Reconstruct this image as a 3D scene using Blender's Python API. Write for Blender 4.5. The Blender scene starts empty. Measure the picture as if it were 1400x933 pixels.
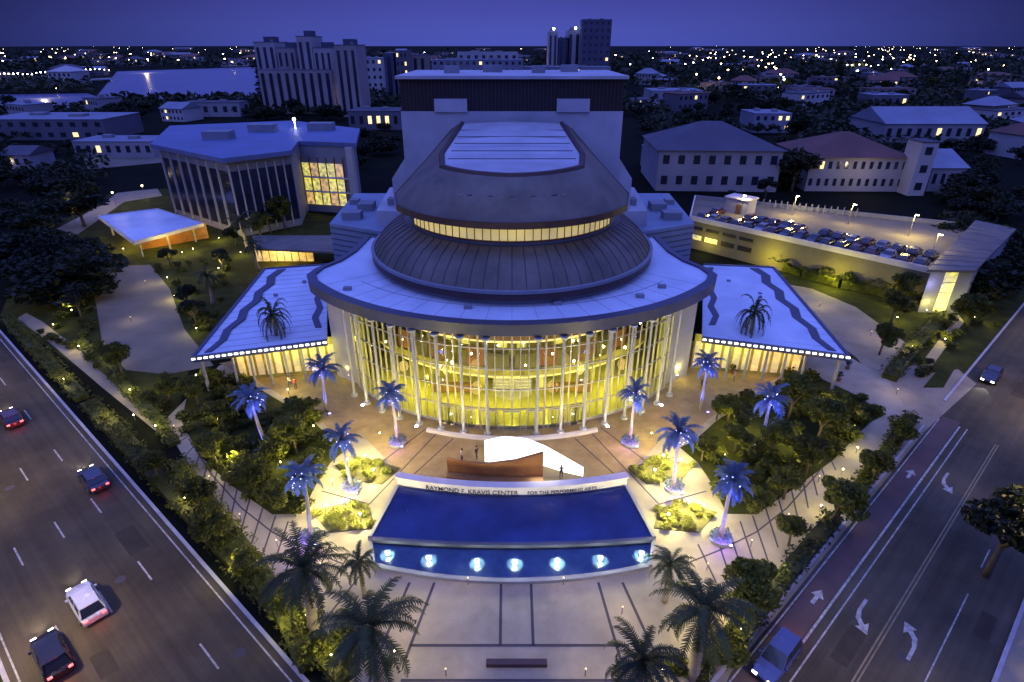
import bpy, bmesh, math, random
from mathutils import Vector, Matrix, noise
random.seed(11)
R = random.Random(5)
rad = math.radians
scene = bpy.context.scene
COL = scene.collection

# ------------------------------------------------------------------ camera geometry
CH, PITCH, FPX = 40.0, rad(27.0), 797.0
cp, sp = math.cos(PITCH), math.sin(PITCH)
def P(px, py, z=0.0):
    """ground position (at height z) of a point surveyed in the photograph"""
    xn, yd = (px-700.0)/FPX, (py-466.5)/FPX
    t = (CH-z)/(sp+yd*cp)
    return Vector((xn*t, (cp-yd*sp)*t, z))
def PX(px, py, Y):
    """x and height of a surveyed point standing at distance Y"""
    xn, yd = (px-700.0)/FPX, (py-466.5)/FPX
    t = Y/(cp-yd*sp)
    return Vector((xn*t, Y, CH-(sp+yd*cp)*t))

# ------------------------------------------------------------------ materials
MATS = {}
def mat(name, col, rough=.7, var=.12, scale=.6, bump=0.0, metal=0.0, spec=.5, stretch=None, randomize=0.0, col2=None, coat=0.0, wear=.16, wrot=None):
    m = bpy.data.materials.new(name); m.use_nodes = True
    nt = m.node_tree; n = nt.nodes; l = nt.links
    b = n['Principled BSDF']
    b.inputs['Roughness'].default_value = rough
    b.inputs['Metallic'].default_value = metal
    b.inputs['Specular IOR Level'].default_value = spec
    b.inputs['Coat Weight'].default_value = coat
    tc = n.new('ShaderNodeTexCoord'); mp = n.new('ShaderNodeMapping')
    l.new(tc.outputs['Object'], mp.inputs[0])
    if stretch: mp.inputs['Scale'].default_value = stretch
    nz = n.new('ShaderNodeTexNoise'); nz.inputs['Scale'].default_value = scale
    nz.inputs['Detail'].default_value = 6; nz.inputs['Roughness'].default_value = .6
    l.new(mp.outputs[0], nz.inputs['Vector'])
    cr = n.new('ShaderNodeValToRGB')
    a = [c*(1-var) for c in col]; c2 = col2 if col2 else [min(1, c*(1+var)) for c in col]
    cr.color_ramp.elements[0].position = .3; cr.color_ramp.elements[1].position = .72
    cr.color_ramp.elements[0].color = (*a, 1); cr.color_ramp.elements[1].color = (*c2, 1)
    l.new(nz.outputs['Fac'], cr.inputs[0])
    n3 = n.new('ShaderNodeTexNoise'); n3.inputs['Scale'].default_value = scale*.33 if wrot is None else .9
    n3.inputs['Detail'].default_value = 8; n3.inputs['Roughness'].default_value = .7
    if wrot is None: l.new(tc.outputs['Object'], n3.inputs['Vector'])
    else:
        m3 = n.new('ShaderNodeMapping'); m3.vector_type='TEXTURE'; m3.inputs['Rotation'].default_value=(0,0,wrot); m3.inputs['Scale'].default_value=(40,1,1)
        l.new(tc.outputs['Object'], m3.inputs[0]); l.new(m3.outputs[0], n3.inputs['Vector'])
    wr3 = n.new('ShaderNodeMapRange'); wr3.inputs[1].default_value=.3; wr3.inputs[2].default_value=.7; wr3.inputs[3].default_value=1-wear; wr3.inputs[4].default_value=1+wear*.6
    l.new(n3.outputs['Fac'], wr3.inputs[0])
    vm = n.new('ShaderNodeVectorMath'); vm.operation='SCALE'; l.new(cr.outputs[0], vm.inputs[0]); l.new(wr3.outputs[0], vm.inputs['Scale'])
    out = vm.outputs[0]
    if randomize:
        oi = n.new('ShaderNodeObjectInfo'); hs = n.new('ShaderNodeHueSaturation')
        mr = n.new('ShaderNodeMapRange'); mr.inputs[3].default_value = 1-randomize; mr.inputs[4].default_value = 1+randomize
        l.new(oi.outputs['Random'], mr.inputs[0]); l.new(mr.outputs[0], hs.inputs['Value'])
        l.new(out, hs.inputs['Color']); out = hs.outputs[0]
    l.new(out, b.inputs['Base Color'])
    rr = n.new('ShaderNodeMapRange'); rr.inputs[3].default_value = max(0.02, rough-.08); rr.inputs[4].default_value = min(1, rough+.1)
    l.new(nz.outputs['Fac'], rr.inputs[0]); l.new(rr.outputs[0], b.inputs['Roughness'])
    if bump:
        bp = n.new('ShaderNodeBump'); bp.inputs['Strength'].default_value = bump; bp.inputs['Distance'].default_value = .05
        n2 = n.new('ShaderNodeTexNoise'); n2.inputs['Scale'].default_value = scale*12; n2.inputs['Detail'].default_value = 4
        l.new(mp.outputs[0], n2.inputs['Vector']); l.new(n2.outputs['Fac'], bp.inputs['Height']); l.new(bp.outputs[0], b.inputs['Normal'])
    MATS[name] = m
    return m
def emit(name, col, strength, sample=False, base=(.6,.6,.6), v=.2, sc=1.5):
    m = bpy.data.materials.new(name); m.use_nodes = True
    nt = m.node_tree; n = nt.nodes; b = n['Principled BSDF']
    nz = n.new('ShaderNodeTexNoise'); nz.inputs['Scale'].default_value = sc; nz.inputs['Detail'].default_value = 3
    tc = n.new('ShaderNodeTexCoord'); nt.links.new(tc.outputs['Object'], nz.inputs['Vector'])
    mr = n.new('ShaderNodeMapRange'); mr.inputs[1].default_value = .32; mr.inputs[2].default_value = .68; mr.inputs[3].default_value = strength*(1-v); mr.inputs[4].default_value = strength*(1+v)
    nt.links.new(nz.outputs['Fac'], mr.inputs[0]); nt.links.new(mr.outputs[0], b.inputs['Emission Strength'])
    b.inputs['Base Color'].default_value = (*base, 1)
    b.inputs['Emission Color'].default_value = (*col, 1)
    if not sample: m.cycles.emission_sampling = 'NONE'
    MATS[name] = m
    return m
def thin_glass(name, tint, gloss=.12, rough=.03):
    m = bpy.data.materials.new(name); m.use_nodes = True
    nt = m.node_tree; n = nt.nodes; l = nt.links
    n.remove(n['Principled BSDF'])
    tr = n.new('ShaderNodeBsdfTransparent'); tr.inputs[0].default_value = (*tint, 1)
    gl = n.new('ShaderNodeBsdfGlossy'); gl.inputs['Roughness'].default_value = rough
    fr = n.new('ShaderNodeFresnel'); fr.inputs[0].default_value = 1.5
    ad = n.new('ShaderNodeMath'); ad.operation = 'MAXIMUM'; ad.inputs[1].default_value = gloss; l.new(fr.outputs[0], ad.inputs[0])
    mx = n.new('ShaderNodeMixShader'); l.new(ad.outputs[0], mx.inputs[0]); l.new(tr.outputs[0], mx.inputs[1]); l.new(gl.outputs[0], mx.inputs[2])
    l.new(mx.outputs[0], n['Material Output'].inputs[0])
    MATS[name] = m
    return m
def leafmat(name, col, col2, rnd=.35):
    m = mat(name, col, rough=.55, var=.25, scale=1.2, randomize=rnd, col2=col2, spec=.3)
    nt = m.node_tree; n = nt.nodes; l = nt.links; b = n['Principled BSDF']
    src = b.inputs['Base Color'].links[0].from_socket
    tl = n.new('ShaderNodeBsdfTranslucent'); l.new(src, tl.inputs[0])
    mx = n.new('ShaderNodeMixShader'); mx.inputs[0].default_value = .3
    l.new(b.outputs[0], mx.inputs[1]); l.new(tl.outputs[0], mx.inputs[2]); l.new(mx.outputs[0], n['Material Output'].inputs[0])
    return m

M_ground = mat('ground_soil', (.006,.008,.005), .95, .4, .05, bump=.3, spec=.05)
M_lawn = mat('lawn_grass', (.022,.032,.007), .95, .35, .35, bump=.6, col2=(.055,.06,.012), spec=.1)
M_asphalt = mat('avenue_asphalt', (.056,.048,.034), .9, .25, .12, bump=.25, col2=(.105,.088,.060), spec=.15, wear=.32, wrot=math.atan2(-.651,.759))
M_asphalt2 = mat('street_asphalt', (.056,.050,.038), .9, .25, .12, bump=.25, col2=(.108,.095,.068), spec=.15, wear=.32, wrot=math.atan2(.67,.743))
M_patch = mat('asphalt_patch', (.05,.043,.032), .9, .2, 1, spec=.15)
M_paver = mat('paver', (.325,.285,.205), .75, .16, .5, bump=.2, spec=.25)
M_pave2 = mat('paver_warm', (.30,.22,.10), .7, .25, .6, bump=.2, spec=.2)
M_joint = mat('joint', (.05,.045,.055), .8, .2, 1)
M_kerb = mat('kerb_concrete', (.36,.35,.37), .8, .15, .8, bump=.2)
M_drive = mat('drive_concrete', (.16,.14,.10), .8, .25, .18, bump=.2)
M_path = mat('path_concrete', (.25,.21,.145), .8, .2, .4, bump=.2)
M_mark = mat('road_paint', (.36,.36,.33), .7, .5, 2.5, wear=.4)
M_marky = mat('road_paint_yellow', (.20,.165,.085), .6, .3, 1.5)
M_buslane = mat('red_asphalt', (.085,.052,.048), .8, .2, .4, bump=.2)
M_roofw = mat('white_membrane', (.56,.63,.78), .45, .10, .22, col2=(.66,.72,.84), bump=.1)
M_roofl = mat('pale_membrane', (.42,.43,.5), .6, .18, .2, bump=.1)
M_roofd = mat('dark_metal_roof', (.115,.10,.08), .55, .25, .25, col2=(.19,.165,.14), wear=.3)
M_fascia = mat('navy_fascia', (.05,.055,.10), .4, .15, .5)
M_dfas = mat('dark_fascia', (.06,.03,.03), .5, .2, .5)
M_wall = mat('pale_stucco', (.42,.41,.42), .8, .1, .3, bump=.15)
M_walld = mat('grey_stucco', (.22,.23,.27), .8, .14, .3, bump=.15)
M_black = mat('dark_louvre', (.012,.012,.016), .6, .3, .4)
M_col = mat('white_column', (.36,.37,.36), .5, .06, 1)
M_metal = mat('metal_frame', (.45,.44,.40), .4, .1, 1, metal=.3)
M_stone = mat('cream_stone', (.6,.56,.55), .6, .08, .8, bump=.1)
M_rust = mat('rust_cladding', (.30,.10,.03), .6, .3, .5, col2=(.42,.19,.05))
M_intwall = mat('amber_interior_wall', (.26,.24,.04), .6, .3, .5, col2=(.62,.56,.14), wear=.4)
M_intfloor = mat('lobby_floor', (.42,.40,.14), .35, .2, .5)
M_wood = mat('brown_wood', (.22,.11,.04), .5, .3, .6)
M_pooltile = mat('blue_pool_tile', (.02,.06,.25), .3, .35, .25, col2=(.07,.13,.40))
M_pooltile2 = mat('teal_pool_tile', (.07,.14,.30), .3, .3, .6, col2=(.14,.24,.38))
M_gravel = mat('golden_gravel', (.09,.085,.03), .9, .4, 1.5, bump=.5)
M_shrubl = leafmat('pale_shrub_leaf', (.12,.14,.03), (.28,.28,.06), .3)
M_bluelit = leafmat('blue_lit_leaf', (.09,.13,.20), (.15,.21,.30), .2)  # blue floodlight glow put into the leaf colour
M_trunk = mat('palm_bark', (.22,.19,.16), .85, .25, 2.5, bump=.4)
M_bark = mat('tree_bark', (.09,.07,.05), .9, .3, 2.5, bump=.4)
M_palm = leafmat('palm_frond', (.032,.044,.018), (.06,.075,.028))
M_leaf = leafmat('tree_leaf', (.045,.060,.008), (.12,.13,.016))
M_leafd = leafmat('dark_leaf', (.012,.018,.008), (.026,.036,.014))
M_shrub = leafmat('shrub_leaf', (.035,.05,.01), (.10,.11,.018), .5)
M_tyre = mat('tyre_rubber', (.015,.015,.015), .8, .1, 4)
M_rim = mat('alloy_rim', (.5,.5,.52), .3, .1, 4, metal=.9)
M_carglass = mat('car_glass', (.015,.018,.03), .08, .05, 1, spec=.9)
M_glassd = mat('dark_window_glass', (.02,.024,.04), .12, .2, .8, spec=.8)
M_post = mat('grey_post', (.2,.2,.2), .5, .1, 2, metal=.4)
M_bluer = mat('blue_roof', (.10,.14,.30), .5, .2, .12)
M_sidingb = mat('blue_grey_siding', (.20,.25,.34), .6, .12, .4)
M_skin = mat('skin', (.4,.25,.17), .6, .05, 3)
M_water = mat('lagoon_water', (.10,.115,.24), .35, .12, .02, stretch=(1,4,1), spec=.4)
G_lobby = thin_glass('lobby_glass', (.96,.97,.9), .06)
G_pool = thin_glass('pool_surface', (.85,.92,1), .05, .22)
E_warm = emit('warm_lamp', (1,.78,.35), 30)
E_warmdim = emit('warm_window', (1,.72,.18), 1.6)
E_yel = emit('yellow_window', (.80,.70,.05), .75, v=.75, sc=1.3)
E_amber = emit('amber_panel', (1,.60,.06), .5, v=.75, sc=1.1)
E_white = emit('white_lamp', (.95,.95,1), 22)
E_floodlit = emit('floodlit_wall_glow', (1,.97,.85), 2.2, base=(.8,.8,.8))  # floodlit wall, its brightness put in as emission
E_pool = emit('pool_lamp', (.95,1,.75), 22)
E_blue = emit('blue_lamp', (.18,.2,1), 14)
E_purple = emit('purple_lamp', (.35,.15,1), 8)
E_tail = emit('tail_lamp', (1,.05,.03), 5)
E_head = emit('head_lamp', (1,.95,.85), 14)
E_far = emit('far_lamp', (1,.72,.34), 24)
E_farw = emit('far_white_lamp', (.9,.92,1), 20)
E_eave = emit('eave_lamp', (.9,.92,1), 4, v=.7, sc=.35)
E_wing = emit('wing_glow', (.95,.60,.05), .28, v=.8, sc=.9)
E_clere = emit('clerestory_glow', (.75,.58,.12), .6, v=.35, sc=.25)

# ------------------------------------------------------------------ mesh builder
class MB:
    def __init__(s): s.v = []; s.f = []; s.m = []
    def add(s, vs, fs, mi=0):
        k = len(s.v); s.v += [tuple(v) for v in vs]; s.f += [tuple(i+k for i in f) for f in fs]; s.m += [mi]*len(fs)
        return s
    def box(s, c, d, rz=0, mi=0):
        x, y, z = d[0]/2, d[1]/2, d[2]/2; ca, sa = math.cos(rz), math.sin(rz)
        vs = []
        for sx, sy, sz in ((-1,-1,-1),(1,-1,-1),(1,1,-1),(-1,1,-1),(-1,-1,1),(1,-1,1),(1,1,1),(-1,1,1)):
            a, b = sx*x, sy*y
            vs.append((c[0]+a*ca-b*sa, c[1]+a*sa+b*ca, c[2]+sz*z))
        return s.add(vs, [(0,3,2,1),(4,5,6,7),(0,1,5,4),(1,2,6,5),(2,3,7,6),(3,0,4,7)], mi)
    def prism(s, pts, z0, z1, mi=0):
        """pts xy polygon; z0,z1 numbers or per-vertex lists"""
        n = len(pts)
        ar = sum(pts[i][0]*pts[(i+1)%n][1]-pts[(i+1)%n][0]*pts[i][1] for i in range(n))
        idx = list(range(n)) if ar > 0 else list(range(n))[::-1]
        zl = z0 if hasattr(z0, '__len__') else [z0]*n; zh = z1 if hasattr(z1, '__len__') else [z1]*n
        vs = [(pts[i][0], pts[i][1], zl[i]) for i in idx]+[(pts[i][0], pts[i][1], zh[i]) for i in idx]
        fs = [tuple(range(n))[::-1], tuple(range(n, 2*n))]+[(i, (i+1)%n, n+(i+1)%n, n+i) for i in range(n)]
        return s.add(vs, fs, mi)
    def tube(s, a, b, r0, r1=None, n=10, mi=0):
        r1 = r0 if r1 is None else r1
        a = Vector(a); b = Vector(b); d = (b-a)
        if d.length < 1e-6: return s
        d.normalize(); u = d.orthogonal().normalized(); w = d.cross(u)
        vs = []
        for c, r in ((a, r0), (b, r1)):
            for i in range(n):
                t = 2*math.pi*i/n; vs.append(c+u*(r*math.cos(t))+w*(r*math.sin(t)))
        fs = [tuple(range(n))[::-1], tuple(range(n, 2*n))]+[(i, (i+1)%n, n+(i+1)%n, n+i) for i in range(n)]
        return s.add(vs, fs, mi)
    def ball(s, c, r, n=8, sz=1.0, mi=0):
        vs = []; fs = []; m = max(4, n//2+1)
        for j in range(m+1):
            ph = math.pi*j/m
            for i in range(n):
                t = 2*math.pi*i/n
                vs.append((c[0]+r*math.sin(ph)*math.cos(t), c[1]+r*math.sin(ph)*math.sin(t), c[2]+r*sz*math.cos(ph)))
        for j in range(m):
            for i in range(n):
                fs.append((j*n+i, (j+1)*n+i, (j+1)*n+(i+1)%n, j*n+(i+1)%n))
        return s.add(vs, fs, mi)
    def loft(s, rows, closed=False, mi=0, caps=False):
        n = len(rows[0]); vs = [p for r in rows for p in r]; fs = []
        for j in range(len(rows)-1):
            for i in range(n if closed else n-1):
                k = (i+1) % n
                fs.append((j*n+i, j*n+k, (j+1)*n+k, (j+1)*n+i))
        if caps: fs += [tuple(range(n))[::-1], tuple(range((len(rows)-1)*n, len(rows)*n))]
        return s.add(vs, fs, mi)
    def ring(s, c, r0, r1, z0, z1, a0, a1, n=40, mi=0):
        """solid arc band between radii r0<r1; angle 0 points to the camera (-Y)"""
        rows = []
        for i in range(n+1):
            a = a0+(a1-a0)*i/n; sx, cy = math.sin(a), -math.cos(a)
            rows.append([(c[0]+r0*sx, c[1]+r0*cy, z0), (c[0]+r1*sx, c[1]+r1*cy, z0), (c[0]+r1*sx, c[1]+r1*cy, z1), (c[0]+r0*sx, c[1]+r0*cy, z1)])
        return s.loft(rows, closed=True, caps=True)
    def quad(s, a, b, c, d, mi=0): return s.add([a, b, c, d], [(0,1,2,3)], mi)
    def build(s, name, mats, parent=None, smooth=False, local=False):
        me = bpy.data.meshes.new(name)
        off = Vector((0,0,0))
        if parent is not None and not local: off = root_loc(parent)
        me.from_pydata([tuple(Vector(v)-off) for v in s.v], [], s.f)
        if not isinstance(mats, (list, tuple)): mats = [mats]
        for m in mats: me.materials.append(m)
        if len(mats) > 1: me.polygons.foreach_set('material_index', s.m)
        bm = bmesh.new(); bm.from_mesh(me); 
        if len(bm.faces) < 4000: bmesh.ops.recalc_face_normals(bm, faces=bm.faces)
        bm.to_mesh(me); bm.free()
        if smooth: me.polygons.foreach_set('use_smooth', [True]*len(me.polygons))
        me.update()
        o = bpy.data.objects.new(name, me); COL.objects.link(o)
        if parent is not None: o.parent = parent
        return o
def root_loc(o):
    v = Vector((0,0,0))
    while o is not None: v += o.location; o = o.parent
    return v
def thing(name, label, cat, loc=(0,0,0), group=None, rz=0):
    o = bpy.data.objects.new(name, None); COL.objects.link(o); o.location = loc; o.rotation_euler = (0,0,rz)
    o.empty_display_size = .3
    return tag(o, label, cat, group)
def tag(o, label=None, cat=None, group=None, kind=None):
    if label: o['label'] = label
    if cat: o['category'] = cat
    if group: o['group'] = group
    if kind: o['kind'] = kind
    return o
KIDS = {}
def dup(root, loc, rz=0, sc=1, label=None, group=None, cat=None):
    def cp_(o, parent):
        c = o.copy(); COL.objects.link(c)
        if parent is not None: c.parent = parent
        for ch in kids_of(o): cp_(ch, c)
        return c
    r = cp_(root, None); r.location = loc; r.rotation_euler = (0,0,rz)
    r.scale = (sc,sc,sc) if not hasattr(sc, '__len__') else sc
    if label: r['label'] = label
    if group: r['group'] = group
    if cat: r['category'] = cat
    return r
def kids_of(o):
    if o.name not in KIDS: KIDS[o.name] = list(o.children)
    return KIDS[o.name]
def rot2(v, a): return (v[0]*math.cos(a)-v[1]*math.sin(a), v[0]*math.sin(a)+v[1]*math.cos(a))
def light(name, kind, loc, col, power, size=.3, target=None, spot=80, parent=None, blend=.6):
    ld = bpy.data.lights.new(name, kind); ld.color = col; ld.energy = power
    if kind in ('POINT', 'SPOT'): ld.shadow_soft_size = size
    if kind == 'AREA': ld.size = size
    if kind == 'SPOT': ld.spot_size = rad(spot); ld.spot_blend = blend
    o = bpy.data.objects.new(name, ld); COL.objects.link(o); o.location = loc
    if target is not None:
        o.rotation_euler = (Vector(target)-Vector(loc)).to_track_quat('-Z', 'Y').to_euler()
    return o
def mx(p): return (1406-p[0],)+tuple(p[1:])      # the hall is symmetrical about its axis
WARM = (1,.72,.30); YEL = (1,.90,.08); AMB = (1,.6,.12); BLUE = (.16,.2,1)

# ================================================================== SETTING
g = MB(); g.add([(-9000,-200,0),(9000,-200,0),(9000,14000,0),(-9000,14000,0)], [(0,1,2,3)])
tag(g.build('ground', M_ground), kind='structure')
def sheet(name, pix, z, m, raw=False, zb=None):
    pts = [p if raw else P(p[0], p[1], z) for p in pix]
    b = MB(); b.prism([(p[0], p[1]) for p in pts], z-.2 if zb is None else zb, z)
    return tag(b.build(name, m), kind='structure')

# left avenue --------------------------------------------------------
A = Vector((-79.6, 81.3)); dL = Vector((.759,-.651)).normalized(); nL = Vector((-dL.y*-1, -dL.x)) ; nL = Vector((-.651,-.759)).normalized()
def RL(s, w, z=0.0):
    p = A+dL*s+nL*w; return (p.x, p.y, z)
def strip(f, s0, s1, w0, w1, z): return [f(s0,w0), f(s1,w0), f(s1,w1), f(s0,w1)]
b = MB(); b.prism([q[:2] for q in strip(RL,-260,130,0,13.4,0)], -.2, .012); tag(b.build('avenue', M_asphalt), kind='structure')
b = MB(); b.prism([q[:2] for q in strip(RL,-260,130,17.4,31,0)], -.2, .012); tag(b.build('avenue', M_asphalt), kind='structure')
b = MB(); b.prism([q[:2] for q in strip(RL,-260,130,-.3,-.02,0)], -.2, .14); tag(b.build('kerb', M_kerb), kind='structure')
b = MB(); b.prism([q[:2] for q in strip(RL,-260,130,13.4,13.7,0)], -.2, .14); tag(b.build('kerb', M_kerb), kind='structure')
b = MB(); b.prism([q[:2] for q in strip(RL,-260,130,17.1,17.4,0)], -.2, .14); tag(b.build('kerb', M_kerb), kind='structure')
b = MB(); b.prism([q[:2] for q in strip(RL,-260,130,13.7,17.1,0)], -.2, .09); tag(b.build('median_grass', M_lawn), kind='structure')
b = MB()
for w in (3.4, 6.7, 10.0):
    for k in range(-16, 9):
        s = k*12+4+w*.3
        b.prism([q[:2] for q in strip(RL,s,s+3,w-.07,w+.07,0)], .014, .018)
b.prism([q[:2] for q in strip(RL,-260,130,.45,.57,0)], .014, .018)
b.prism([q[:2] for q in strip(RL,-260,130,12.9,13.02,0)], .014, .018)
tag(b.build('lane_markings', M_mark), kind='structure')
# right street --------------------------------------------------------
B0 = Vector((15.8,26.9)); dR = Vector((.743,.67)).normalized(); nR = Vector((.67,-.743)).normalized()
def RR(s, w, z=0.0):
    p = B0+dR*s+nR*w; return (p.x, p.y, z)
b = MB(); b.prism([q[:2] for q in strip(RR,-60,300,0,12.9,0)], -.2, .014); tag(b.build('street', M_asphalt2), kind='structure')
b = MB(); b.prism([q[:2] for q in strip(RR,-60,44,-.3,-.02,0)], -.2, .15); b.prism([q[:2] for q in strip(RR,52,300,-.3,-.02,0)], -.2, .15); tag(b.build('kerb', M_kerb), kind='structure')
b = MB(); b.prism([q[:2] for q in strip(RR,-60,300,12.92,13.2,0)], -.2, .15); tag(b.build('kerb', M_kerb), kind='structure')
b = MB(); b.prism([q[:2] for q in strip(RR,-60,300,13.2,16,0)], -.2, .12); tag(b.build('pavement', M_path), kind='structure')
b = MB(); b.prism([q[:2] for q in strip(RR,-60,48,.75,2.5,0)], .016, .018); tag(b.build('red_lane', M_buslane), kind='structure')
b = MB()
for w, t in ((.6,.06),(2.7,.09),(3.45,.06)):  # the close pair is headlight trails drawn as painted lines
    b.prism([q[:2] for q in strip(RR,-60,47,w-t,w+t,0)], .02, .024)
for s0, s1 in ((-60,20),(60,300)):
    b.prism([q[:2] for q in strip(RR,s0,s1,9.75,9.85,0)], .02, .024)
for k in range(14):
    b.prism([q[:2] for q in strip(RR,24+k*12,27+k*12,9.75,9.85,0)], .02, .024)
def arrow(s, w, flip=1, size=1.0):
    pts = [(-1.7,-.14),(-.5,-.14),(.15,.15),(.55,.65),(.2,.9),(1.25,1.25),(1.1,.1),(.85,.38),(.35,-.25),(-.4,-.45),(-1.7,-.45)]
    sh = [(s+flip*x*1.15*size, w-flip*y*.8*size) for x, y in pts]
    b.prism([RR(q[0], q[1])[:2] for q in sh], .02, .024)
def inv(px, py):
    p = P(px, py); d = Vector((p.x, p.y))-B0; return d.dot(dR), d.dot(nR)
for px, py, fl in ((1176,842,-1),(1248,877,1),(1292,660,-1)):
    s, w = inv(px, py); arrow(s, w, fl)
s, w = inv(1122,820)
b.prism([RR(s+a, 1.65+c)[:2] for a, c in ((-.9,-.15),(.1,-.15),(.1,-.5),(1,0),(.1,.5),(.1,.15),(-.9,.15))], .02, .024)
s, w = inv(1243,648)
b.prism([RR(s+a, 1.65+c)[:2] for a, c in ((-.9,-.15),(.1,-.15),(.1,-.5),(1,0),(.1,.5),(.1,.15),(-.9,.15))], .02, .024)
tag(b.build('street_markings_and_trails', M_mark), kind='structure')
b = MB()
b.prism([q[:2] for q in strip(RR,-60,46,6.3,6.42,0)], .02, .024); b.prism([q[:2] for q in strip(RR,-60,46,6.55,6.67,0)], .02, .024)
tag(b.build('centre_line', M_marky), kind='structure')

b = MB()
for f, lst in ((RL,((60,2,4,1.6),(72,8,2.6,1.2),(20,5,6,1.5),(84,5,2,2),(40,9,5,1.3))),(RR,((6,4.5,4,1.2),(30,8,6,1.5),(60,5,5,2),(16,11,3,1),(75,9,7,1.6)))):
    for s_,w_,L_,W_ in lst: b.prism([f(s_,w_)[:2],f(s_+L_,w_)[:2],f(s_+L_,w_+W_)[:2],f(s_,w_+W_)[:2]], -.1, .0185 if f is RR else .0135)
tag(b.build('road_patches', M_patch), kind='structure')
for f,s_,w_ in ((RL,66,5.1),(RL,45,8.2),(RL,80,1.8),(RR,10,8.2),(RR,34,5),(RR,56,7.5)):
    q=f(s_,w_); b=MB(); b.tube((q[0],q[1],.0),(q[0],q[1],.021),.42,.42,18); tag(b.build('manhole_cover',M_joint),'round dark iron manhole cover in the asphalt of the %s'%('avenue' if f is RL else 'right street'),'manhole cover',('avenue' if f is RL else 'street')+' manhole covers')
# plaza --------------------------------------------------------
plaza_pts = [(222,578),(262,642),(305,700),(352,762),(398,825),(430,880),(452,933),(470,1010),(940,1010),(985,933),(1032,840),(1085,770),(1140,700),(1190,632),(1240,562),(1215,520),(1165,490),(960,470),(700,400),(445,470),(300,500)]
sheet('plaza', plaza_pts, .03, M_paver)
terr = [(300,497),(345,517),(392,545),(436,572),(462,598),(500,600),(548,648),(600,668),(700,676),(806,668),(858,648),(906,600),(944,598),(970,572),(1014,545),(1061,517),(1106,497),(960,466),(940,470),(700,440),(460,470),(445,466)]
sheet('terrace', terr, .04, M_pave2)
gardL = [(248,576),(256,540),(290,512),(335,520),(382,548),(426,575),(456,602),(476,612),(452,632),(432,662),(412,702),(372,703),(312,660),(272,622)]
gardR = [(1190,577),(1212,566),(1160,535),(1110,512),(1071,520),(1024,548),(980,575),(950,602),(930,612),(954,632),(974,662),(994,702),(1034,703),(1094,662),(1140,628)]
sheet('lawn', gardL, .09, M_lawn); sheet('lawn', gardR, .09, M_lawn)
b = MB()
def jl(x0,y0,x1,y1,w=.16):
    a = P(x0,y0); c = P(x1,y1); d = (c-a).normalized(); n = Vector((-d.y,d.x,0))*w/2
    b.prism([(a+n)[:2], (c+n)[:2], (c-n)[:2], (a-n)[:2]], .036, .044)
for q in ((560,797,524,880),(594,797,553,905),(685,799,684,883),(726,799,729,883),(818,797,849,905),(851,797,889,880),(560,883,860,883),(548,931,868,931),(524,880,505,933),(889,880,915,933)): jl(*q, w=.22)
def along(pl,t):
    t*=len(pl)-1; k=min(int(t),len(pl)-2); u=t-k; return (pl[k][0]+(pl[k+1][0]-pl[k][0])*u, pl[k][1]+(pl[k+1][1]-pl[k][1])*u)
OUT=[(224,580),(262,642),(305,700),(352,762),(398,825),(432,878)]; INN=[(248,576),(272,622),(312,660),(372,703),(430,730),(512,786)]
for k in range(17):
    a0=along(OUT,(k+.5)/17); c0=along(INN,(k+.5)/17); jl(*a0,*c0,.15); jl(*mx(a0),*mx(c0),.15)
mid = [(258,600),(290,650),(330,695),(372,728),(420,752),(470,772)]
for a0, c0 in zip(mid, mid[1:]): jl(*a0,*c0,.14); jl(*mx(a0),*mx(c0),.14)
for sgn in (0, 1):
    for q in ((600,590,505,690),(585,585,478,665),(620,600,545,668),(545,640,480,625),(505,690,440,672)):
        if sgn: jl(1406-q[0],q[1],1406-q[2],q[3],.14)
        else: jl(*q, w=.14)
tag(b.build('paving_joints', M_joint), kind='structure')
b = MB(); a = P(665,905); c = P(748,914)
b.box(((a.x+c.x)/2, (a.y+c.y)/2, .2), (c.x-a.x, .45, .4)); 
tag(b.build('bench', M_dfas), 'long low dark stone bench in the middle of the front plaza', 'bench')

# drive, paths -------------------------------------------------
sheet('campus_lawn', [(0,432),(40,340),(130,268),(225,258),(480,300),(480,352),(360,372),(262,492),(240,575),(150,530)], .012, M_lawn)
sheet('campus_lawn', [(1058,352),(1270,430),(1400,385),(1400,420),(1262,592),(1165,490),(1050,380)], .012, M_lawn)
sheet('drive', [(120,366),(205,362),(232,395),(252,450),(292,500),(228,512),(172,506),(140,470),(132,420)], .02, M_drive)
sheet('path', [(36,428),(58,440),(150,510),(246,590),(262,618),(226,600),(140,530),(60,462),(22,436)], .025, M_path)
sheet('path', [(55,325),(140,280),(160,264),(215,258),(222,268),(170,276),(110,318),(70,345)], .02, M_path)
sheet('pavement', [(1262,592),(1000,918),(985,950),(965,945),(984,908),(1244,588)], .12, M_path)
sheet('pavement', [(1170,488),(1100,440),(1055,385),(1110,395),(1170,420),(1240,470),(1262,512),(1310,505),(1335,525),(1262,592),(1240,580),(1215,540)], .028, M_path)
sheet('path', [(1236,528),(1310,430),(1318,440),(1250,535)], .033, M_path)
sheet('lawn', [(1262,530),(1305,478),(1322,476),(1290,530)], .06, M_lawn)
sheet('car_park', [(120,232),(330,212),(330,196),(110,205)], .02, M_drive)
# lagoon and distant water
sheet('water', [(128,137),(352,137),(600,120),(600,92),(340,92),(160,98)], .03, M_water)
sheet('water', [(-200,160),(90,150),(150,138),(120,128),(-200,132)], .03, M_water)

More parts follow.
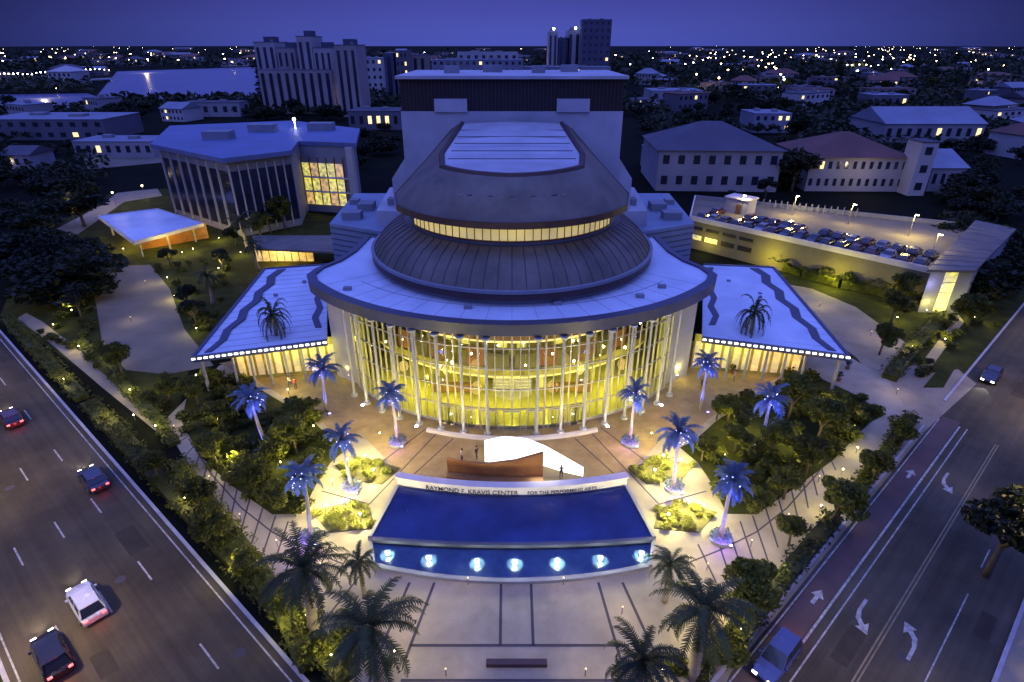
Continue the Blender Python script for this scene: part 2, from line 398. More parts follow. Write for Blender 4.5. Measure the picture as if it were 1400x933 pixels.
# ================================================================== CONCERT HALL
hall = thing('concert_hall', 'round fronted concert hall with yellow lit glass lobby, stacked drum roofs and square stage tower', 'concert hall', (0,82,0))
EC = (0, 86.0); EA = math.asin(24.6/31)
GC = (0, 82.5); GA = rad(49)
# --- lobby roof plate
def arcpts(c, r, a0, a1, n=48): return [(c[0]+r*math.sin(a0+(a1-a0)*i/n), c[1]-r*math.cos(a0+(a1-a0)*i/n)) for i in range(n+1)]
outline = arcpts(EC, 31, -EA, EA)
tail = [(25.6,69.6),(25.2,72),(23.6,74.8),(22.5,79),(22,86)]
outl = [(-x,y) for x,y in tail[::-1]]+outline+tail
b = MB(); b.prism(outl, 13.3, 13.75); b.build('lobby_roof', M_roofw, hall)
b = MB()
for k in range(19):
    a = rad(-50+100*k/18); b.tube((EC[0]+18*math.sin(a),EC[1]-20*math.cos(a),13.76),(EC[0]+30.6*math.sin(a),EC[1]-30.6*math.cos(a),13.755),.022,.022,4)
b.ring(EC,26.0,26.07,13.751,13.79,-rad(46),rad(46)); b.build('membrane_seam', M_walld, hall)
inner = [(x*.975, 86-(86-y)*.975) for x,y in outl]
b = MB()
rows = [[(p[0],p[1],12.55),(p[0]*1.012,86-(86-p[1])*1.012,12.7),(p[0]*1.014,86-(86-p[1])*1.014,14.05),(q[0],q[1],14.05),(q[0],q[1],13.4)] for p,q in zip(outl,inner)]
b.loft(rows); b.build('roof_fascia', M_fascia, hall, smooth=False)
b = MB(); b.prism(outl, 12.5, 12.72); b.build('soffit', M_stone, hall)
for px, py in ((475,395),(640,420),(762,415),(540,385),(905,392),(875,405)):
    q = P(px,py,13.9); b = MB(); b.box((q.x,q.y,13.95),(.9,.6,.4)); b.build('roof_hatch', M_walld, hall)
# glass wall
b = MB()
a_ = arcpts(GC, 26.3, -GA, GA, 48)
b.loft([[(x,y,.05) for x,y in a_],[(x,y,12.5) for x,y in a_]]); b.build('glass_wall', G_lobby, hall)
b = MB()
for i in range(49):
    a = -GA+2*GA*i/48; x, y = GC[0]+26.35*math.sin(a), GC[1]-26.35*math.cos(a)
    b.box((x,y,6.3),(.10 if i%4 else .2,.2,12.5),a)
for z in (2.6,5.2,7.8,10.4): b.ring(GC,26.28,26.45,z-.06,z+.06,-GA,GA)
b.ring(GC,26.2,26.5,0,.35,-GA,GA); b.ring(GC,26.2,26.5,12.1,12.5,-GA,GA)
b.build('mullion_grid', M_metal, hall)
for k in range(17):
    a = rad(-46+92*k/16)
    if abs(a) < rad(1): continue
    r = 27.9
    x, y = GC[0]+r*math.sin(a), GC[1]-r*math.cos(a)
    b = MB(); b.tube((x,y,0),(x,y,12.5),.19,.16,14); b.tube((x,y,0),(x,y,.35),.45,.4,14); b.tube((x,y,12.2),(x,y,12.5),.4,.5,14)
    b.build('column', M_col, hall, smooth=False)
for s in (-1,1):
    b = MB(); b.prism([(s*19.7,65.6),(s*23.6,68.2),(s*23.0,70.5),(s*19.2,68)], 0, 12.5); b.build('end_pier', M_wall, hall)
    b = MB(); b.prism([(s*23.6,68.2),(s*23.0,70.5),(s*21,84),(s*22.5,84)], 0, 12.5); b.build('side_wall', M_walld, hall)
# doors at the base
for k in range(-3,4):
    a = rad(k*5.6); x, y = GC[0]+26.75*math.sin(a), GC[1]-26.75*math.cos(a)
    d = MB(); d.box((x,y,1.25),(1.9,.12,2.4),a); dd = d.build('door', G_lobby, hall)
    f = MB()
    for sx in (-.98,0,.98):
        ox, oy = rot2((sx,0),a); f.box((x+ox,y+oy,1.25),(.08,.18,2.5),a)
    f.box((x,y,2.55),(2.05,.18,.12),a); f.build('door_frame', M_metal, dd)
# interior
b = MB(); ip = arcpts(GC, 26.1, -GA, GA, 40)+[(18,78),(-18,78)]
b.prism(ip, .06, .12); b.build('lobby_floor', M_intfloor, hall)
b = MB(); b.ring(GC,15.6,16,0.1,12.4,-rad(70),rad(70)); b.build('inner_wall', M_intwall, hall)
for z, r in ((4.2,21.5),(8.2,20.0)):
    b = MB(); b.ring(GC,16,r,z-.35,z,-rad(56),rad(56)); bal = b.build('balcony', M_stone, hall)
    b = MB(); b.ring(GC,r-.08,r,z,z+1.0,-rad(56),rad(56)); b.build('balustrade', M_wood if z>5 else M_intwall, bal)
    b = MB(); b.ring(GC,r+.002,r+.06,z-.3,z-.12,-rad(56),rad(56)); b.build('light_strip', E_yel if z<5 else E_warmdim, bal)
for k in range(9):
    a = rad(-44+11*k); 
    x, y = GC[0]+19.3*math.sin(a), GC[1]-19.3*math.cos(a)
    b = MB(); b.tube((x,y,.1),(x,y,12.5),.38,.38,12); b.build('inner_column', M_intwall, hall)
for k in range(10):
    a = rad(-40+80*k/9)
    for z in (1.9,6.1,10.0):
        x, y = GC[0]+16.03*math.sin(a), GC[1]-16.03*math.cos(a)
        b = MB(); b.box((x,y,z),(1.25,.08,1.9 if z<9 else 1.2),a); b.build('doorway', E_yel if (k*7+int(z))%3 else M_wood, hall)
for k in range(12):
    a = rad(-42+84*k/11); r = 23.6
    x, y = GC[0]+r*math.sin(a), GC[1]-r*math.cos(a); z = 6.8+(k%3)*1.3
    b = MB(); b.ball((x,y,z),.12,8); pl = b.build('pendant_lamp', E_warm, hall)
    b = MB(); b.tube((x,y,z+.2),(x,y,12.5),.02,.02,5); b.build('cord', M_metal, pl)
for k in range(14):
    a = rad(-42+84*(k+.5)/14)
    if k%3==1: continue
    x, y = GC[0]+16.06*math.sin(a), GC[1]-16.06*math.cos(a)
    b = MB(); b.box((x,y,10.4),(1.15,.1,3.2),a); b.build('wood_panel', M_wood, hall)
for s in (-1,1):
    for k in range(3):
        a=rad(s*(12+14*k)); x, y = GC[0]+21.3*math.sin(a), GC[1]-21.3*math.cos(a)
        b = MB(); b.box((x,y,6.6),(2.2,.1,2.6),a); b.build('hanging_banner', M_wood if k%2 else M_rust, hall)
# grand stair
b = MB()
for k in range(14): b.box((0,64.2+k*.33,.15+k*.28),(5.0,.36,.28))
b.build('grand_stair', M_stone, hall)
for s in (-1,1):
    for k in range(1):
        b = MB(); b.box((s*7.5,63.8,.9),(5,.7,1.1)); b.build('reception_counter', M_wood, hall)
# --- lower drum roof
DC = (0,79.0)
def band(name, r0,z0,r1,z1,a,m,n=72,parent=hall):
    b = MB(); q0 = arcpts(DC,r0,-a,a,n); q1 = arcpts(DC,r1,-a,a,n)
    b.loft([[(x,y,z0) for x,y in q0],[(x,y,z1) for x,y in q1]]); return b.build(name,m,parent,smooth=True)
DA = rad(115)
b = MB(); b.ring(DC,17.5,18.4,13.75,14.4,-DA,DA,72); b.build('drum_plinth', M_walld, hall)
lr = MB()
def ringloft(mb, prof, a, n=72, c=DC):
    mb.loft([[(c[0]+r*math.sin(-a+2*a*i/n), c[1]-r*math.cos(-a+2*a*i/n), z) for r,z in prof] for i in range(n+1)])
ringloft(lr, [(13.6,19.3),(14.5,19.2),(16.4,18.2),(17.9,16.9),(18.8,15.6)], DA)
o = lr.build('lower_drum_roof', M_roofd, hall, smooth=True)
b = MB(); ringloft(b, [(18.8,15.6),(19.15,15.55),(19.2,14.5),(18.3,14.4)], DA); b.build('drum_fascia', M_dfas, hall)
b = MB(); ringloft(b, [(18.85,15.66),(19.25,15.66),(19.25,15.3),(18.85,15.3)], DA); b.build('drum_gutter', M_walld, hall)
b = MB()
for k in range(47):
    a = -DA+2*DA*k/46
    for (r0,z0),(r1,z1) in zip([(14.5,19.2),(16.4,18.2),(17.9,16.9)],[(16.4,18.2),(17.9,16.9),(18.8,15.6)]):
        p0=(DC[0]+r0*math.sin(a),DC[1]-r0*math.cos(a),z0+.03); p1=(DC[0]+r1*math.sin(a),DC[1]-r1*math.cos(a),z1+.03)
        b.tube(p0,p1,.05,.05,4)
b.build('standing_seam', M_dfas, hall)
# --- clerestory
b = MB(); b.ring(DC,13.5,13.9,18.6,22.6,-rad(100),rad(100),60); b.build('clerestory_wall', M_walld, hall)
b = MB(); b.ring(DC,13.9,13.96,19.75,21.6,-rad(62),rad(62),60); b.build('clerestory_window', E_clere, hall)
b = MB()
for k in range(32):
    a = rad(-62+124*k/31); b.box((DC[0]+13.99*math.sin(a),DC[1]-13.99*math.cos(a),20.7),(.09,.1,1.95),a)
b.ring(DC,13.93,14.1,19.6,19.78,-rad(63),rad(63),60); b.ring(DC,13.93,14.1,21.6,21.8,-rad(63),rad(63),60)
b.build('clerestory_frame', M_wood, hall)
# --- upper roof (loft from the curved eave to the ridge panel)
def upper(t, side=1): pass
out = [(-8.4,88,29.3),(-11.8,81,25.8),(-14.9,75.4,22.9)]
for i in range(1,20):
    a = rad(-68+136*i/20); out.append((DC[0]+16.0*math.sin(a), DC[1]-16.0*math.cos(a), 22.5))
out += [(14.9,75.4,22.9),(11.8,81,25.8),(8.4,88,29.3)]
inn = [(-7.3,88,29.9),(-8.1,82,28.9),(-9.2,76,27.6)]
for i in range(1,20):
    u = -1+2*i/20; inn.append((9.6*u, 71.4-4.8*(1-u*u)**.8+1.2*abs(u)**3, 26.7+.2*abs(u)))
inn += [(9.2,76,27.6),(8.1,82,28.9),(7.3,88,29.9)]
b = MB(); mids = [tuple(o_*.5+i_*.5+e for o_,i_,e in zip(o,i,(0,0,.55 if k not in (0,1,2,22,23,24) else .15))) for k,(o,i) in enumerate(zip(out,inn))]
b.loft([out,mids,inn]); b.build('upper_roof', M_roofd, hall, smooth=True)
b = MB(); o2 = [(x*1.012, 79+(y-79)*1.012, z) for x,y,z in out]
b.loft([[(x,y,z+.02) for x,y,z in out],[(x,y,z+.02) for x,y,z in o2],[(x,y,z-.75) for x,y,z in o2],[(x*.95,79+(y-79)*.95,z-.8) for x,y,z in out]]); b.build('upper_fascia', M_dfas, hall)
b = MB(); i0=[(x,y,z+.01) for x,y,z in inn]; i1=[(x*.985,76+(y-76)*.985,z+.35) for x,y,z in inn]; i2=[(x*.93,76+(y-76)*.93,z+.35) for x,y,z in inn]; i3=[(x*.92,76+(y-76)*.92,z+.1) for x,y,z in inn]
b.loft([i0,i1,i2,i3]); b.build('roof_curb', M_dfas, hall)
b = MB(); n=len(i3); half=n//2
rows=[]
for k in range(half+1):
    l_, r_ = i3[k], i3[n-1-k]; rows.append([tuple(l_[j]+(r_[j]-l_[j])*q/8+(0.25*math.sin(math.pi*q/8) if j==2 else 0) for j in range(3)) for q in range(9)])
b.loft(rows); b.build('roof_panel', M_roofl, hall, smooth=True)
b = MB()
for k in range(1,6):
    Y=68.5+k*3.1; z=26.95+.135*(Y-69)+.55; b.box((0,Y,z),(15.5-k*.25,.12,.12))
b.build('panel_batten', M_walld, hall)
for k in range(11):
    a = rad(-24+48*k/10); r=13.9
    b = MB(); b.box((DC[0]+r*math.sin(a), DC[1]-r*math.cos(a), 24.75),(.62,.9,.5),a); b.build('roof_vent', M_fascia if k%2 else M_walld, hall)
b = MB(); base=[(x*(.93 if y>78 else .82),79+(y-79)*(.93 if y>78 else .82),z-.5) for x,y,z in out]
b.loft([base,[(x,y,14) for x,y,z in base]]); b.build('auditorium_wall', M_walld, hall)
# --- stage tower and side blocks
b = MB(); b.box((0,98,15.75),(31.4,20,31.5)); b.build('stage_tower', M_roofl, hall)
b = MB(); b.box((0,98.2,33.6),(31.3,19.4,4.2)); b.build('louvre_band', M_black, hall)
b = MB()
for k in range(60):
    x=-15.4+30.8*k/59
    b.box((x,88.45,33.6),(.12,.1,4.1))
b.build('louvre_fin', M_dfas, hall)
for s in (-1,1):
    b = MB(); b.box((s*8.6,88.2,32.3),(4.6,1.0,1.7)); b.build('roof_box', M_roofl, hall)
b = MB(); b.box((0,98,35.9),(32.2,20.6,.4)); b.build('tower_roof', M_roofl, hall)
for x,y,w in ((-9,96,2.2),(-3,100,3),(4,97,2),(9,101,2.6)):
    b = MB(); b.box((x,y,36.6),(w,1.6,1.0)); b.build('roof_unit', M_walld, hall)
for s in (-1,1):
    b = MB(); b.prism([(s*15.8,88.5),(s*18,89),(s*18.5,107),(s*15.8,107)], 0, [25,22,22,25]); b.build('side_stage', M_roofl, hall)
    b = MB(); b.prism([(s*13,82),(s*17,85),(s*29,91),(s*30,112),(s*13,112)], 0, 14.6); b.build('wing_block', M_sidingb, hall)
    b = MB(); b.prism([(s*15.8,87.2),(s*21,89.5),(s*22,106),(s*15.8,106)], 14.5, [17.5,17,17,17.5] ); b.build('upper_block', M_roofl, hall)
    for k in range(11):
        b = MB(); z=5+k*.9
        p0=Vector((s*17,84.95,z)); p1=Vector((s*29,90.95,z)); d=(p1-p0); b.box(((p0+p1)/2+Vector((0,-.06,0))),(d.length,.08,.12),math.atan2(d.y,d.x)); b.build('siding_band', M_fascia, hall)
    for k,(x,y,w,d,h) in enumerate(((18.5,93,2.4,1.8,1.0),(26,94,3.0,2.2,1.2),(25,100,2.6,3,1.2),(28,104,1.6,1.6,.8))):
        z = 17.2 if k==0 else 14.6
        b = MB(); b.box((s*x,y,z+h/2),(w,d,h)); b.build('roof_unit', M_walld, hall)
# --- wings
def wing(s):
    q = (lambda x,y,z: P(x,y,z)) if s<0 else (lambda x,y,z: Vector((-P(x,y,z).x, P(x,y,z).y, z)))
    tip = P(264,489,5.2) if s<0 else P(1160,487,5.2)
    fr = P(447,466,6.0) if s<0 else P(960,462,6.0)
    re = P(447,362,7.2) if s<0 else P(962,362,7.2)
    ro = P(362,368,7.2) if s<0 else P(1057,366,7.2)
    pts = [tip, fr, re, ro]
    b = MB(); b.prism([p[:2] for p in pts], [p.z-.5 for p in pts], [p.z for p in pts]); w = b.build('wing_roof', M_roofw, hall)
    sm = MB()
    for k in range(1,16):
        u = tip.lerp(ro,k/16); v = fr.lerp(re,k/16); sm.tube((u.x,u.y,u.z+.005),(v.x,v.y,v.z+.005),.018,.018,4)
    sm.build('membrane_seam', M_walld, w)
    for u_,v_ in ((.35,.5),(.6,.4),(.75,.7)):
        c_ = tip.lerp(ro,u_).lerp(fr.lerp(re,u_),v_); hb_ = MB(); hb_.box((c_.x,c_.y,c_.z+.12),(.5,.5,.24)); hb_.build('roof_vent', M_walld, w)
    # raised rim round the free edges
    for a, c in ((tip,fr),(tip,ro),(ro,re)):
        d = MB(); dd=(c-a); n=Vector((-dd.y,dd.x,0)).normalized()*.22
        d.prism([(a+n)[:2],(c+n)[:2],(c-n)[:2],(a-n)[:2]], [a.z-.62,c.z-.62,c.z-.62,a.z-.62],[a.z+.14,c.z+.14,c.z+.14,a.z+.14]); d.build('rim', M_fascia, w)
    # stepped dark strip drawn as gutter and parapet shadow, parallel to the outer edge
    d = MB(); N=9; prev=None
    for k in range(N+1):
        t = .03+.94*k/N
        e = tip.lerp(ro,t); f_ = fr.lerp(re,t) ; wdt = .17+(.06 if k%2 else -.02)
        m0 = e.lerp(f_, wdt*(.4+.6*t)); m1 = e.lerp(f_, (wdt+.13)*(.4+.6*t)); m0.z += .02; m1.z += .02
        if prev:
            d.prism([prev[0][:2],m0[:2],m1[:2],prev[1][:2]],[prev[0].z-.05,m0.z-.05,m1.z-.05,prev[1].z-.05],[prev[0].z+.10,m0.z+.10,m1.z+.10,prev[1].z+.10])
        prev=(m0,m1)
    d.build('channel_shadow_strip', M_fascia, w)
    d = MB(); prev=None
    for k in range(8):
        t=k/7; m0=(fr.lerp(re,.15+.8*t)).lerp(tip.lerp(ro,.15+.8*t), .10+(.04 if k%2 else 0)); m0.z+=.02; m1=m0+Vector((s*-.9,.0,0))
        if prev: d.prism([prev[0][:2],m0[:2],m1[:2],prev[1][:2]],[prev[0].z-.05,m0.z-.05,m1.z-.05,prev[1].z-.05],[prev[0].z+.12,m0.z+.12,m1.z+.12,prev[1].z+.12])
        prev=(m0,m1)
    d.build('channel_shadow_strip', M_fascia, w)
    L = (fr-tip).length; n = 22
    for k in range(n+1):
        c = tip.lerp(fr, (k+.2)/(n+.5)); c.y -= .3; c.z -= .1
        d = MB(); d.box(c,(.42,.18,.2),math.atan2((fr-tip).y,(fr-tip).x)); d.build('eave_lamp', E_eave, w)
    # lit glazing below
    g0 = tip.lerp(fr,.22); g1 = fr; off = Vector((0,2.6,0))
    a, c = g0+off, g1+off; d = MB(); d.prism([a[:2], c[:2], (c+Vector((0,.15,0)))[:2], (a+Vector((0,.15,0)))[:2]], .05, [a.z-.7,c.z-.7,c.z-.7,a.z-.7])
    gw = d.build('glazed_wall', M_intwall, hall)
    for k in range(11):
        c2 = a.lerp(c,(k+.5)/11); h=4.6; ang=math.atan2((c-a).y,(c-a).x)
        d = MB(); d.box((c2.x,c2.y-.1,h/2+.1),((c-a).length/11*.72,.06,h-.9),ang); d.build('lit_pane', E_wing if k%4 else E_amber, gw)
    for k in range(6):
        c2 = g0.lerp(g1,(k+.3)/6); d = MB(); d.tube((c2.x,c2.y+.5,0),(c2.x,c2.y+.5,c2.z-.5),.16,.16,10); d.build('wing_column', M_col, hall)
    d = MB(); d.tube((tip.x-s*.6,tip.y+.5,0),(tip.x-s*.6,tip.y+.5,4.7),.22,.2,10); d.build('wing_column', M_col, hall)
    d = MB(); bk=[tip.lerp(ro,.25),ro.lerp(re,.1),re,fr.lerp(re,.3)]; cc=sum((p.xy for p in bk),Vector((0,0)))/4
    pp=[(p.xy-cc)*.86+cc for p in bk]; d.prism(pp,0,[p.z-.6 for p in bk]); d.build('wing_wall', M_wall, hall)
    for k in range(4):
        c2 = g0.lerp(g1,(k+.5)/4); light('wing_lamp','POINT',(c2.x,c2.y+.9,4.3),YEL if k>1 else AMB,170,.4)
for s in (-1,1): wing(s)
# terrace retaining step
b = MB(); b.ring(GC,28.6,29.0,.04,.45,-rad(20),rad(20)); b.build('entrance_step', M_stone, hall)
# interior lamps
for k in range(9):
    a = rad(-42+84*k/8)
    for r,z,p in ((23.0,2.2,380),(19.2,3.4,130),(18.6,7.4,38),(22.8,10.4,14)):
        light('lobby_lamp','POINT',(GC[0]+r*math.sin(a),GC[1]-r*math.cos(a),z),YEL,p,.5)
# column base up lights
for k in (1,4,5,6,10,11,12,15):
    a = rad(-46+92*k/16); x,y=GC[0]+28.6*math.sin(a),GC[1]-28.6*math.cos(a)
    t = thing('ground_uplight', 'small white ground light at the foot of a lobby column', 'ground light', (x,y,.04), 'ground lights at the feet of the lobby columns')
    b=MB(); b.tube((0,0,0),(0,0,.14),.2,.24,10); b.build('housing',M_post,t,local=True); b=MB(); b.tube((0,0,.141),(0,0,.2),.2,.17,10); b.build('lens',E_white,t,local=True)
    light('uplight_beam','SPOT',(x,y,.3),(1,.95,.85),260,.15,(GC[0]+27.9*math.sin(a),GC[1]-27.9*math.cos(a),8),70)

# ================================================================== TERRACE ART, FOUNTAIN
base = [P(x,y) for x,y in ((612,648),(640,652),(670,655),(705,656),(742,655))]
hts = [1.9,1.8,1.9,2.4,3.3]
b = MB(); b.loft([[(p.x,p.y,.04) for p in base],[(p.x,p.y,h) for p,h in zip(base,hts)],[(p.x,p.y+.35,h) for p,h in zip(base,hts)],[(p.x,p.y+.35,.04) for p in base]]); 
t = thing('feature_wall','curved rust brown wall in front of the floodlit white wall','wall',base[2]); b.build('wall',M_rust,t)
b = MB(); b.prism([(p.x,p.y-.1) for p in base]+[(p.x,p.y-1.0) for p in base[::-1]],.04,.45); b.build('base_ledge',M_wood,t)
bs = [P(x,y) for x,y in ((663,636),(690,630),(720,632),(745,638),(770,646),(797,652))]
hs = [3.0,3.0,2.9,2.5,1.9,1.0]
b = MB(); b.loft([[(p.x,p.y,.04) for p in bs],[(p.x,p.y,h) for p,h in zip(bs,hs)],[(p.x,p.y+.3,h) for p,h in zip(bs,hs)],[(p.x,p.y+.3,.04) for p in bs]]); b.build('floodlit_wall',E_floodlit)
tag(bpy.data.objects['floodlit_wall'],'curved white wall with emitted floodlight glow, sloping down right on the terrace','screen wall')
light('floodlit_wall_spill','AREA',(3.2,46.6,2.0),(1,.93,.7),160,2.5,(3.2,40,0))

WC = (0, 88.2)
def wr(r, a): return (WC[0]+r*math.sin(a), WC[1]-r*math.cos(a))
fw = thing('fountain_wall','curved cream stone wall with dark lettering at the back of the blue pool','wall',(0,45,0))
b = MB(); b.ring(WC,43.4,44.0,0,1.35,-rad(15.2),rad(15.2)); b.build('wall',M_stone,fw)
b = MB(); b.ring(WC,43.25,44.12,1.353,1.5,-rad(15.4),rad(15.4)); b.build('coping',M_stone,fw)
def lettering(txt, a0, a1, z, h, name):
    cu = bpy.data.curves.new('t','FONT'); cu.body = txt; cu.size = 1; cu.extrude = .02; cu.offset=.008
    to = bpy.data.objects.new('t',cu); COL.objects.link(to); bpy.context.view_layer.update()
    me = to.to_mesh(); xs=[v.co.x for v in me.vertices]; w0,w1=min(xs),max(xs)
    vs=[]
    for v in me.vertices:
        a = a0+(a1-a0)*(v.co.x-w0)/(w1-w0); x,y = wr(44.005+.03+v.co.z, a); vs.append((x,y,z+v.co.y*h))
    fs=[tuple(p.vertices) for p in me.polygons]; to.to_mesh_clear(); bpy.data.objects.remove(to)
    b = MB(); b.add(vs,fs); return b.build(name,M_black,fw)
lettering('RAYMOND F. KRAVIS CENTER', -rad(11.2), rad(.8), .5, .78, 'inscription')
lettering('FOR THE PERFORMING ARTS', rad(2.0), rad(11), .55, .55, 'inscription')
for k in range(0):
    x,y=wr(46.2,rad(-12+24*k/6)); light('added_wall_light','POINT',(x,y,.9),(1,.88,.85),40,.7)
for x,y,pw_ in ((560,612,420),(846,612,420),(610,640,150),(840,640,150),(500,575,300),(906,575,300),(640,600,200),(770,600,200)):
    q=P(x,y); light('terrace_light','POINT',(q.x,q.y,3.6),(1,.66,.20),pw_*1.1,.8)
for k in range(5):  # spots added to brighten the lettered wall, without fixtures
    x=-9+4.5*k; light('added_wall_light','SPOT',(x,41.2,1.0),(1,.88,.85),150,.5,(x,44.3,.8),110)
# basins
up = [(-11.3+22.6*i/24, 44.15+1.4*((i-12)/12)**2) for i in range(25)]
FC=(0,64.0)
def fr_(r,a): return (FC[0]+r*math.sin(a), FC[1]-r*math.cos(a))
weir = [(-12.6+25.2*i/24, 38.0+.7*((i-12)/12)**2) for i in range(25)]
low = [(-11.7+23.4*i/24, 34.1+1.6*((i-12)/12)**2) for i in range(25)]
pool = thing('fountain_pool','blue two level fountain pool with seven underwater lights, in front of the lettered wall','fountain',(0,40,0))
b = MB(); b.loft([[(x,y,.30) for x,y in up],[(x,y,.30) for x,y in weir]]); b.build('upper_basin',M_pooltile,pool)
b = MB(); b.loft([[(x,y,.52) for x,y in up],[(x,y,.52) for x,y in weir]]); b.build('upper_water',G_pool,pool)
lo2=[(x,y+.25) for x,y in low]; we2=[(x,y-.35) for x,y in weir]
b = MB(); b.loft([[(x,y,.05) for x,y in we2],[(x,y,.05) for x,y in lo2]]); b.build('lower_basin',M_pooltile2,pool)
b = MB(); b.loft([[(x,y,.24) for x,y in we2],[(x,y,.24) for x,y in lo2]]); b.build('lower_water',G_pool,pool)
b = MB(); b.loft([[(x,y,.02) for x,y in weir],[(x,y,.58) for x,y in weir],[(x,y-.35,.58) for x,y in weir],[(x,y-.35,.02) for x,y in weir]]); b.build('weir',M_fascia,pool)
b = MB(); b.loft([[(x,y+.25,.02) for x,y in low],[(x,y+.25,.34) for x,y in low],[(x,y-.15,.34) for x,y in low],[(x,y-.15,.02) for x,y in low]]); b.build('front_rim',M_walld,pool)
for s in (0,-1):
    p0,p1,p2=up[s],weir[s],low[s]; sg = -1 if s==0 else 1
    b = MB(); b.prism([p0,p1,(p1[0]+sg*.35,p1[1]),(p0[0]+sg*.35,p0[1])],.02,.6); b.prism([p1,p2,(p2[0]+sg*.3,p2[1]),(p1[0]+sg*.3,p1[1])],.02,.36); b.build('side_rim',M_walld,pool)
for k,px in enumerate((530,586,652,704,762,821,877)):
    p = P(px,757+12*(1-((px-704)/174)**2),.3)
    b = MB(); b.tube((p.x,p.y,.06),(p.x,p.y,.2),.2,.2,10); sp_=b.build('spot_housing',M_post,pool)
    b = MB(); b.ball((p.x,p.y,.27),.17,12,.5); b.build('spot_lens',E_pool,sp_)
    b = MB()
    for j in range(10):
        a=2*math.pi*j/10; prev=Vector((p.x,p.y,.3))
        for q in range(1,5):
            t_=q/4; cur=Vector((p.x+.28*t_*math.cos(a),p.y+.28*t_*math.sin(a),.3+.75*(t_-t_*t_*.9))); b.tube(prev,cur,.012,.012,4); prev=cur
    b.build('water_jet',M_stone,sp_)
    light('pool_light','POINT',(p.x,p.y,.8),(.9,1,.6),260,.12)

# ================================================================== PLANTS
def leaves(mb, c, r, n, size, flat=.8, rnd=R):
    for _ in range(n):
        while True:
            v = Vector((rnd.uniform(-1,1),rnd.uniform(-1,1),rnd.uniform(-1,1)))
            if .35 < v.length < 1: break
        p = Vector(c)+Vector((v.x*r[0],v.y*r[1],v.z*r[2]))
        u = Vector((rnd.gauss(0,1),rnd.gauss(0,1),rnd.gauss(0,.6))).normalized(); w = u.cross(Vector((rnd.gauss(0,1),rnd.gauss(0,1),rnd.gauss(0,1)))).normalized()
        s = size*rnd.uniform(.6,1.3)
        mb.add([p-u*s,p+w*s*.5,p+u*s,p-w*s*.5],[(0,1,2,3)])
def make_tree(name,label,cat,h,cr,n,leafm,seed,size=.28,trunk=.2,grp=None):
    rnd = random.Random(seed)
    t = thing(name,label,cat,(0,0,0),grp)
    b = MB(); th=h*.45; b.tube((0,0,-.1),(.1,.05,th),trunk,trunk*.65,9)
    cl=[]
    for k in range(9):
        a=rnd.uniform(0,6.28); rr=cr*rnd.uniform(.25,.75); z=h*rnd.uniform(.5,.85)
        c=Vector((rr*math.cos(a),rr*math.sin(a),z)); b.tube((.1,.05,th*rnd.uniform(.7,1)),c,trunk*.45,trunk*.12,6); cl.append((c,cr*rnd.uniform(.32,.55)))
    cl.append((Vector((0,0,h*.86)),cr*.45))
    b.build('trunk',M_bark,t,local=True,smooth=True)
    b = MB()
    for c,r in cl: leaves(b,c,(r,r,r*.7),n//10,size,rnd=rnd)
    b.build('crown',leafm,t,local=True)
    return t
def make_shrub(label,grp,m,r,h,n,seed,size=.14):
    rnd=random.Random(seed); b=MB()
    for k in range(5):
        a=rnd.uniform(0,6.28); q=r*.5*rnd.random()
        leaves(b,(q*math.cos(a),q*math.sin(a),h*rnd.uniform(.4,.65)),(r*.6,r*.6,h*.42),n//5,size,rnd=rnd)
    for k in range(4):
        a=rnd.uniform(0,6.28); b.tube((0,0,0),(r*.4*math.cos(a),r*.4*math.sin(a),h*.6),.03,.01,4)
    return tag(b.build('shrub',m),label,'shrub',grp)
def make_palm(name,label,cat,h,fl,nf,seed,grp=None,droop=1.0,trunk=.19,lw=.5,lm=None):
    rnd=random.Random(seed); t=thing(name,label,cat,(0,0,0),grp)
    b=MB(); rows=[]
    for k in range(9):
        u=k/8; r=trunk*(1.25-.45*u+.12*(k%2)); c=(.18*math.sin(u*2),.1*u,h*u-.05)
        rows.append([(c[0]+r*math.cos(2*math.pi*i/10),c[1]+r*math.sin(2*math.pi*i/10),c[2]) for i in range(10)])
    b.loft(rows,closed=True,caps=True); b.build('trunk',M_trunk,t,local=True,smooth=True)
    top=Vector((.18*math.sin(2),.1,h)); b=MB()
    for k in range(nf):
        a=2*math.pi*k*.618+rnd.uniform(-.2,.2); el=rad(rnd.uniform(-25,75)); L=fl*rnd.uniform(.8,1.1)
        d=Vector((math.cos(a),math.sin(a),0)); side=Vector((-d.y,d.x,0)); pos=top.copy(); ang=el; prev=pos; seg=9
        for s_ in range(seg):
            nxt=pos+(d*math.cos(ang)+Vector((0,0,1))*math.sin(ang))*(L/seg); ang-=rad(15)*droop*(1 if s_>1 else .3)
            b.tube(pos,nxt,.03*(1-s_/seg)+.008,.03*(1-(s_+1)/seg)+.006,3)
            wd=lw*math.sin(math.pi*min(1,(s_+1.2)/(seg+.6)))**.7
            for q in range(3):
                o_=pos.lerp(nxt,q/3)
                for sg in (-1,1):
                    tipp=o_+side*sg*wd+(nxt-pos).normalized()*wd*.6+Vector((0,0,-.35*wd+rnd.uniform(-.08,.08)))
                    u=(nxt-pos).normalized()*.07
                    b.add([o_-u,o_+u,tipp+u*.3,tipp-u*.3],[(0,1,2,3)])
            pos=nxt
    b.build('crown',lm or M_palm,t,local=True)
    return t
FAR=(0,-400,-50)
lit = make_palm('palm_tree','x','palm tree',6.0,2.4,26,3,'palms lit by blue floodlights on the plaza',lw=.3,lm=M_bluelit,droop=.85,trunk=.16)
lit2 = make_palm('palm_tree','x','palm tree',6.0,2.6,24,8,'palms lit by blue floodlights on the plaza',lw=.32,lm=M_bluelit,droop=.9,trunk=.16)
